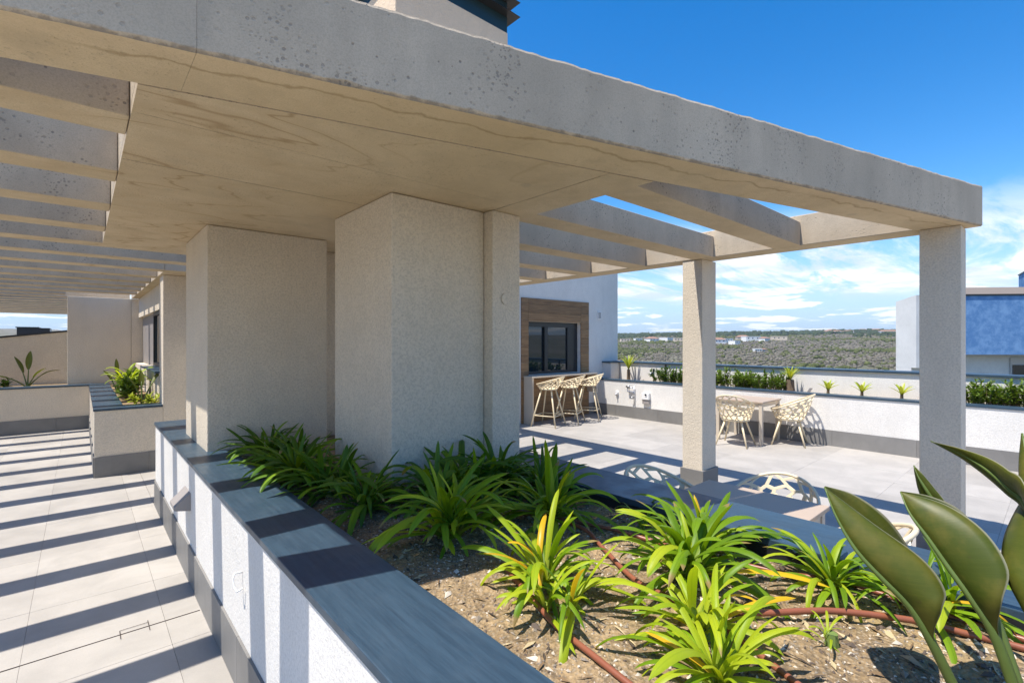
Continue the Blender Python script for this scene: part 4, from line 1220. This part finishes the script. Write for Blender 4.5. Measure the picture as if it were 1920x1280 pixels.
# ------------------------------------------------------------------ paddle leaved plant at the right edge
bpz = empty('paddle_leaf_plant', (1.78, 0.03, 0.86), label='paddle leaved plant with big folded leaves at the right edge', cat='plant')
LEAVES = [
    ([(1.744, 0.194, 0.977), (1.71, 0.238, 1.098), (1.692, 0.28, 1.18), (1.675, 0.336, 1.239), (1.666, 0.396, 1.303), (1.682, 0.449, 1.38), (1.713, 0.488, 1.452)],
     [(1.744, 0.194, 0.977), (1.704, 0.23, 1.104), (1.679, 0.211, 1.202), (1.699, 0.208, 1.25), (1.719, 0.256, 1.307), (1.719, 0.363, 1.371), (1.713, 0.488, 1.452)],
     [(1.752, 0.2, 0.969), (1.73, 0.246, 1.086), (1.868, 0.284, 1.163), (1.912, 0.313, 1.252), (1.896, 0.367, 1.345), (1.833, 0.436, 1.415), (1.727, 0.49, 1.453)]),
    ([(1.752, 0.08, 1.02), (1.74, 0.118, 1.155), (1.737, 0.16, 1.231), (1.745, 0.207, 1.296), (1.754, 0.252, 1.361), (1.77, 0.292, 1.411), (1.801, 0.318, 1.459)],
     [(1.752, 0.08, 1.02), (1.734, 0.11, 1.161), (1.699, 0.101, 1.261), (1.724, 0.092, 1.334), (1.765, 0.136, 1.403), (1.795, 0.216, 1.447), (1.801, 0.318, 1.459)],
     [(1.766, 0.081, 1.013), (1.763, 0.124, 1.143), (1.989, 0.138, 1.248), (2.021, 0.163, 1.318), (1.998, 0.21, 1.39), (1.918, 0.267, 1.434), (1.814, 0.319, 1.459)]),
    ([(1.964, 0.08, 0.919), (1.989, 0.138, 1.109), (2.013, 0.224, 1.293), (2.031, 0.261, 1.37), (2.027, 0.291, 1.423), (2.032, 0.313, 1.463), (2.047, 0.327, 1.494)],
     [(1.964, 0.08, 0.919), (1.994, 0.134, 1.109), (1.993, 0.214, 1.318), (2.021, 0.243, 1.393), (2.029, 0.276, 1.439), (2.03, 0.302, 1.474), (2.047, 0.327, 1.494)],
     [(1.975, 0.083, 0.912), (1.999, 0.143, 1.103), (2.015, 0.249, 1.302), (2.04, 0.293, 1.36), (2.058, 0.317, 1.414), (2.063, 0.326, 1.46), (2.047, 0.327, 1.494)]),
    ([(1.792, 0.018, 1.1), (1.846, 0.037, 1.299), (1.923, 0.063, 1.446), (1.968, 0.103, 1.482), (2.017, 0.153, 1.52), (2.066, 0.217, 1.549), (2.114, 0.294, 1.569)],
     [(1.792, 0.018, 1.1), (1.837, 0.032, 1.304), (1.859, 0.066, 1.515), (1.936, 0.104, 1.543), (2.005, 0.15, 1.558), (2.052, 0.216, 1.568), (2.114, 0.294, 1.569)],
     [(1.804, 0.021, 1.093), (1.856, 0.042, 1.294), (1.972, 0.073, 1.421), (2.002, 0.113, 1.461), (2.053, 0.162, 1.496), (2.09, 0.222, 1.534), (2.114, 0.294, 1.569)]),
    ([(1.659, 0.029, 1.092), (1.679, 0.038, 1.202), (1.709, 0.052, 1.299), (1.782, 0.054, 1.353), (1.88, 0.047, 1.41), (1.99, 0.03, 1.475), (2.108, 0.006, 1.533)],
     [(1.659, 0.029, 1.092), (1.669, 0.034, 1.208), (1.652, 0.009, 1.335), (1.732, -0.036, 1.398), (1.844, -0.054, 1.449), (1.98, -0.041, 1.494), (2.108, 0.006, 1.533)],
     [(1.672, 0.031, 1.085), (1.704, 0.043, 1.19), (1.763, 0.097, 1.297), (1.838, 0.111, 1.332), (1.936, 0.104, 1.387), (2.039, 0.067, 1.472), (2.108, 0.006, 1.533)]),
    ([(1.836, 0.046, 0.998), (1.873, 0.054, 1.145), (1.937, 0.064, 1.29), (1.992, 0.069, 1.376), (2.049, 0.072, 1.453), (2.121, 0.075, 1.533), (2.198, 0.087, 1.614)],
     [(1.836, 0.046, 0.998), (1.877, 0.05, 1.145), (1.915, 0.043, 1.332), (1.99, 0.03, 1.402), (2.061, 0.034, 1.475), (2.13, 0.054, 1.543), (2.198, 0.087, 1.614)],
     [(1.849, 0.048, 0.991), (1.883, 0.058, 1.139), (1.968, 0.077, 1.276), (2.033, 0.086, 1.361), (2.089, 0.089, 1.448), (2.147, 0.092, 1.534), (2.211, 0.089, 1.612)]),

]
def resample(pts, n):
    pts = [Vector(p) for p in pts]
    out = []
    m_ = len(pts) - 1
    for k in range(n + 1):
        t = k / n * m_; i = min(m_ - 1, int(t)); t -= i
        p0 = pts[max(0, i - 1)]; p1 = pts[i]; p2 = pts[i + 1]; p3 = pts[min(m_, i + 2)]
        out.append(0.5 * ((2 * p1) + (p2 - p0) * t + (2 * p0 - 5 * p1 + 4 * p2 - p3) * t * t + (3 * p1 - p0 - 3 * p2 + p3) * t ** 3))
    return out
for li, (mid, near, far) in enumerate(LEAVES):
    n = 42
    M_, N_, F_ = resample(mid, n), resample(near, n), resample(far, n)
    st_i = int(n / 6 * 1.0)
    rows = []
    for k in range(st_i, n + 1):
        c, a, b = M_[k], N_[k], F_[k]
        row = []
        for t in (1.0, .8, .6, .4, .2):
            p = c.lerp(a, t); bow = (a - c).cross(M_[min(n, k + 1)] - M_[k - 1])
            bow = bow.normalized() if bow.length > 1e-9 else Vector((0, 0, 0))
            row.append(p + bow * math.sin(t * math.pi) * (a - c).length * .10 + bow * .0006 * noise.noise((k * .9, li, t * 3)))
        row.append(c)
        for t in (.2, .4, .6, .8, 1.0):
            p = c.lerp(b, t); bow = (M_[min(n, k + 1)] - M_[k - 1]).cross(b - c)
            bow = bow.normalized() if bow.length > 1e-9 else Vector((0, 0, 0))
            row.append(p + bow * math.sin(t * math.pi) * (b - c).length * .10)
        rows.append(row)
    lo = MB().loft(rows).build('leaf', PADDLE, bpz, smooth=True)
    uvl = lo.data.uv_layers.new(name='UVMap')
    nc = len(rows[0])
    for lp in lo.data.loops:
        r_, c_ = divmod(lp.vertex_index, nc)
        uvl.data[lp.index].uv = ((c_ - 5) / 5.0, r_ / len(rows))
    sm = lo.modifiers.new('thickness', 'SOLIDIFY'); sm.thickness = 0.0012
    base = Vector((1.80 + .02 * (li % 3) - .02, 0.06 - .03 * li, 0.83)) if li < 2 else M_[0] + Vector((0, -.03, -.14))
    ptz = [base] + [M_[k] for k in range(0, n + 1, 2)]
    rad = [.017] + [max(.0022, .0135 * (1 - k / n) ** .8) for k in range(0, n + 1, 2)]
    MB().tube(ptz, rad, 8).build('stalk', STALKG, lo, smooth=True)

# ------------------------------------------------------------------ other plants
def paddle_plant(x, y, z, specs, label, name='paddle_leaf_plant', mat=None, group=None):
    e = empty(name, (x, y, z), label=label, cat='plant', group=group)
    mat = mat or BLADE
    for (az, lean, stalk, L, w, droop) in specs:
        d0 = Vector((math.cos(az) * math.sin(lean), math.sin(az) * math.sin(lean), math.cos(lean)))
        hor = Vector((math.cos(az), math.sin(az), 0))
        side = Vector((-math.sin(az), math.cos(az), 0))
        p = Vector((0, 0, 0)); ang = lean * .6
        pts = []
        for k in range(6):
            pts.append(p.copy()); ang += lean * .08
            p = p + (hor * math.sin(ang) + Vector((0, 0, 1)) * math.cos(ang)) * stalk / 5
        rows = []; q_ = pts[-1].copy()
        for k in range(11):
            t = k / 10
            wd = w * math.sin(math.pi * min(1, (t * .92 + .06))) ** .7
            nrm = hor * math.cos(ang) - Vector((0, 0, 1)) * math.sin(ang)
            rows.append([q_ - side * wd * .5 - nrm * wd * .16, q_ - side * wd * .25 - nrm * wd * .03, q_, q_ + side * wd * .25 - nrm * wd * .03, q_ + side * wd * .5 - nrm * wd * .16])
            ang += droop / 10
            q_ = q_ + (hor * math.sin(ang) + Vector((0, 0, 1)) * math.cos(ang)) * L / 10
        lf = MB().loft(rows).build('leaf', mat, e, local=True, smooth=True)
        MB().tube(pts + [rows[3][2]], [.016, .014, .012, .011, .010, .008, .004], 6).build('stalk', STALKG, lf, local=True, smooth=True)
    return e
paddle_plant(-0.86, 14.72, 0.9, [(3.2, 1.05, .36, .44, .13, .7), (2.6, .30, .34, .38, .13, .2), (1.2, .12, .40, .40, .12, .1), (0.1, .8, .34, .34, .12, .8), (5.9, .5, .24, .30, .11, .5)], 'young paddle leaved plant in the far planter against the boundary wall')
def shrub(x, y, z, rx, ry, h, n, size, label, mat, seed, group=None, name='shrub', up=.5):
    rs = random.Random(seed)
    e = empty(name, (x, y, z), label=label, cat='shrub', group=group)
    f = MB(); s_ = MB()
    stems = max(5, int(n / 26))
    for k in range(stems):
        a = rs.uniform(0, 6.283); rr = math.sqrt(rs.random())
        bx, by = math.cos(a) * rr * rx * .55, math.sin(a) * rr * ry * .75
        tx, ty = math.cos(a) * rr * rx, math.sin(a) * rr * ry
        th = h * rs.uniform(.55, 1.08) * (1.0 - .35 * rr)
        pts = [Vector((bx, by, 0)), Vector(((bx + tx) / 2, (by + ty) / 2, th * .55)), Vector((tx, ty, th))]
        s_.tube(pts, [.007, .005, .002], 5)
        for i in range(int(n / stems)):
            t = rs.uniform(.15, 1.0)
            p = pts[0].lerp(pts[1], t * 2) if t < .5 else pts[1].lerp(pts[2], t * 2 - 1)
            az = rs.uniform(0, 6.283); el = rs.uniform(-.2, 1.1) * up * 2
            d = Vector((math.cos(az) * math.cos(el), math.sin(az) * math.cos(el), math.sin(el)))
            sd = d.cross(Vector((0, 0, 1))); sd = sd.normalized() if sd.length > .01 else Vector((1, 0, 0))
            sz = size * rs.uniform(.6, 1.25)
            nn = sd.cross(d) * sz * .12
            f.add([p, p + d * sz * .5 + sd * sz * .2 + nn, p + d * sz, p + d * sz * .5 - sd * sz * .2 + nn], [(0, 1, 2, 3)])
    f.build('foliage', mat, e, local=True)
    s_.build('stems', BARK, e, local=True)
    return e
shrub(-1.18, 14.75, .9, .13, .13, .22, 150, .09, 'low rounded bush left of the young paddle plant', SHRUB, 3)
shrub(0.66, 10.9, .9, .20, .75, .58, 620, .15, 'dense green bush filling the corner planter below the window', SHRUB, 4)
clump(0.60, 10.75, 1.0, 26, 61, 'pale lime rosette on top of the corner planter bush', (('L', 1.0),), .2, z=1.16, group=None, name='rosette_plant')
paddle_plant(0.52, 11.9, .92, [(2.4, .5, .24, .28, .08, .3), (4.4, .1, .36, .30, .07, .1), (0.6, .5, .2, .24, .07, .4)], 'dark upright paddle plant at the back of the corner planter')
paddle_plant(0.72, 9.62, .9, [(.6, .55, .36, .38, .09, .3), (2.9, .3, .2, .3, .09, .3), (1.6, .2, .3, .25, .08, .2)], 'slender stemmed plant at the near end of the corner planter')
shrub(0.74, 9.55, .9, .2, .25, .22, 130, .10, 'low yellow green plant on the bare soil of the corner planter', BRIGHT, 6)
GRS = 'spreading green shrubs in the back planting strip'
for i, (y, ry, h, lab) in enumerate(((6.25, .72, .45, 'leafy green shrub left of the middle column'), (5.5, .5, .48, 'leafy green shrub hidden by the middle column'), (4.78, .58, .47, 'leafy green shrub just right of the middle column'), (4.15, .52, .45, 'leafy green shrub beside the stubby trunked plant'),
                                     (0.85, .45, .42, 'leafy green shrub right of the nearest column'), (0.25, .55, .5, 'leafy green shrub at the far right edge'), (-.6, .6, .42, 'leafy green shrub beyond the right edge'))):
    shrub(10.74, y, .87, .23, ry, h, 1500, .085, lab, SHRUB, 20 + i, GRS, up=.55)
def tuft(x, y, z, trunk, tr, n, L, w, label, mat, seed, group=None, name='yucca', lean=(.1, .9)):
    rs = random.Random(seed)
    e = empty(name, (x, y, z), label=label, cat='plant', group=group)
    MB().tube([(0, 0, -.02), (0.005, .004, trunk * .5), (0, 0, trunk)], [tr, tr * .9, tr * .8], 9).build('trunk', BARK, e, local=True)
    for i in range(n):
        az = i * 2.4 + rs.uniform(-.3, .3); ln = lean[0] + (lean[1] - lean[0]) * (i + .5) / n
        hor = Vector((math.cos(az), math.sin(az), 0)); side = Vector((-math.sin(az), math.cos(az), 0))
        p = Vector((0, 0, trunk)); rows = []; a = ln
        for k in range(6):
            t = k / 5; wd = w * (1 - t) ** .6 * (.6 + .8 * t) + .002
            rows.append([p - side * wd / 2, p + Vector((0, 0, wd * -.2)), p + side * wd / 2])
            p = p + (hor * math.sin(a) + Vector((0, 0, 1)) * math.cos(a)) * L * rs.uniform(.9, 1.1) / 5; a += .14
        MB().loft(rows).build('leaf', mat, e, local=True, smooth=True)
    return e
tuft(10.72, 3.66, .87, .26, .085, 26, .30, .045, 'stubby trunked palm with a fountain of lime leaves', BRIGHT, 1, name='palm', lean=(.05, .75))
tuft(10.74, 7.55, .87, .30, .05, 20, .42, .06, 'slim palm in front of the parapet next to the white building', BRIGHT, 2, name='palm', lean=(.05, .5))
GSP = 'small lime sprouts against the upper parapet'
tuft(10.74, 3.0, .87, .10, .028, 9, .24, .075, 'lime sprout nearest the stubby trunked palm', BRIGHT, 3, GSP, 'sprout', (.2, .9))
tuft(10.74, 2.46, .87, .10, .028, 9, .25, .075, 'lime sprout in the middle of the row of three', BRIGHT, 4, GSP, 'sprout', (.2, .95))
tuft(10.74, 1.88, .87, .10, .028, 9, .25, .07, 'lime sprout next to the nearest column', BRIGHT, 8, GSP, 'sprout', (.2, .9))
sgn = empty('plant_marker', (10.6, 3.35, .87), label='small grey stake marker beside the stubby palm', cat='marker')
MB().add([(10.58, 3.30, .86), (10.60, 3.30, .86), (10.60, 3.22, 1.0), (10.58, 3.22, 1.0), (10.58, 3.35, .86), (10.60, 3.35, .86), (10.60, 3.27, 1.0), (10.58, 3.27, 1.0)], [(0, 1, 2, 3), (7, 6, 5, 4), (0, 4, 5, 1), (1, 5, 6, 2), (2, 6, 7, 3), (3, 7, 4, 0)]).build('stake', GREYP, sgn)
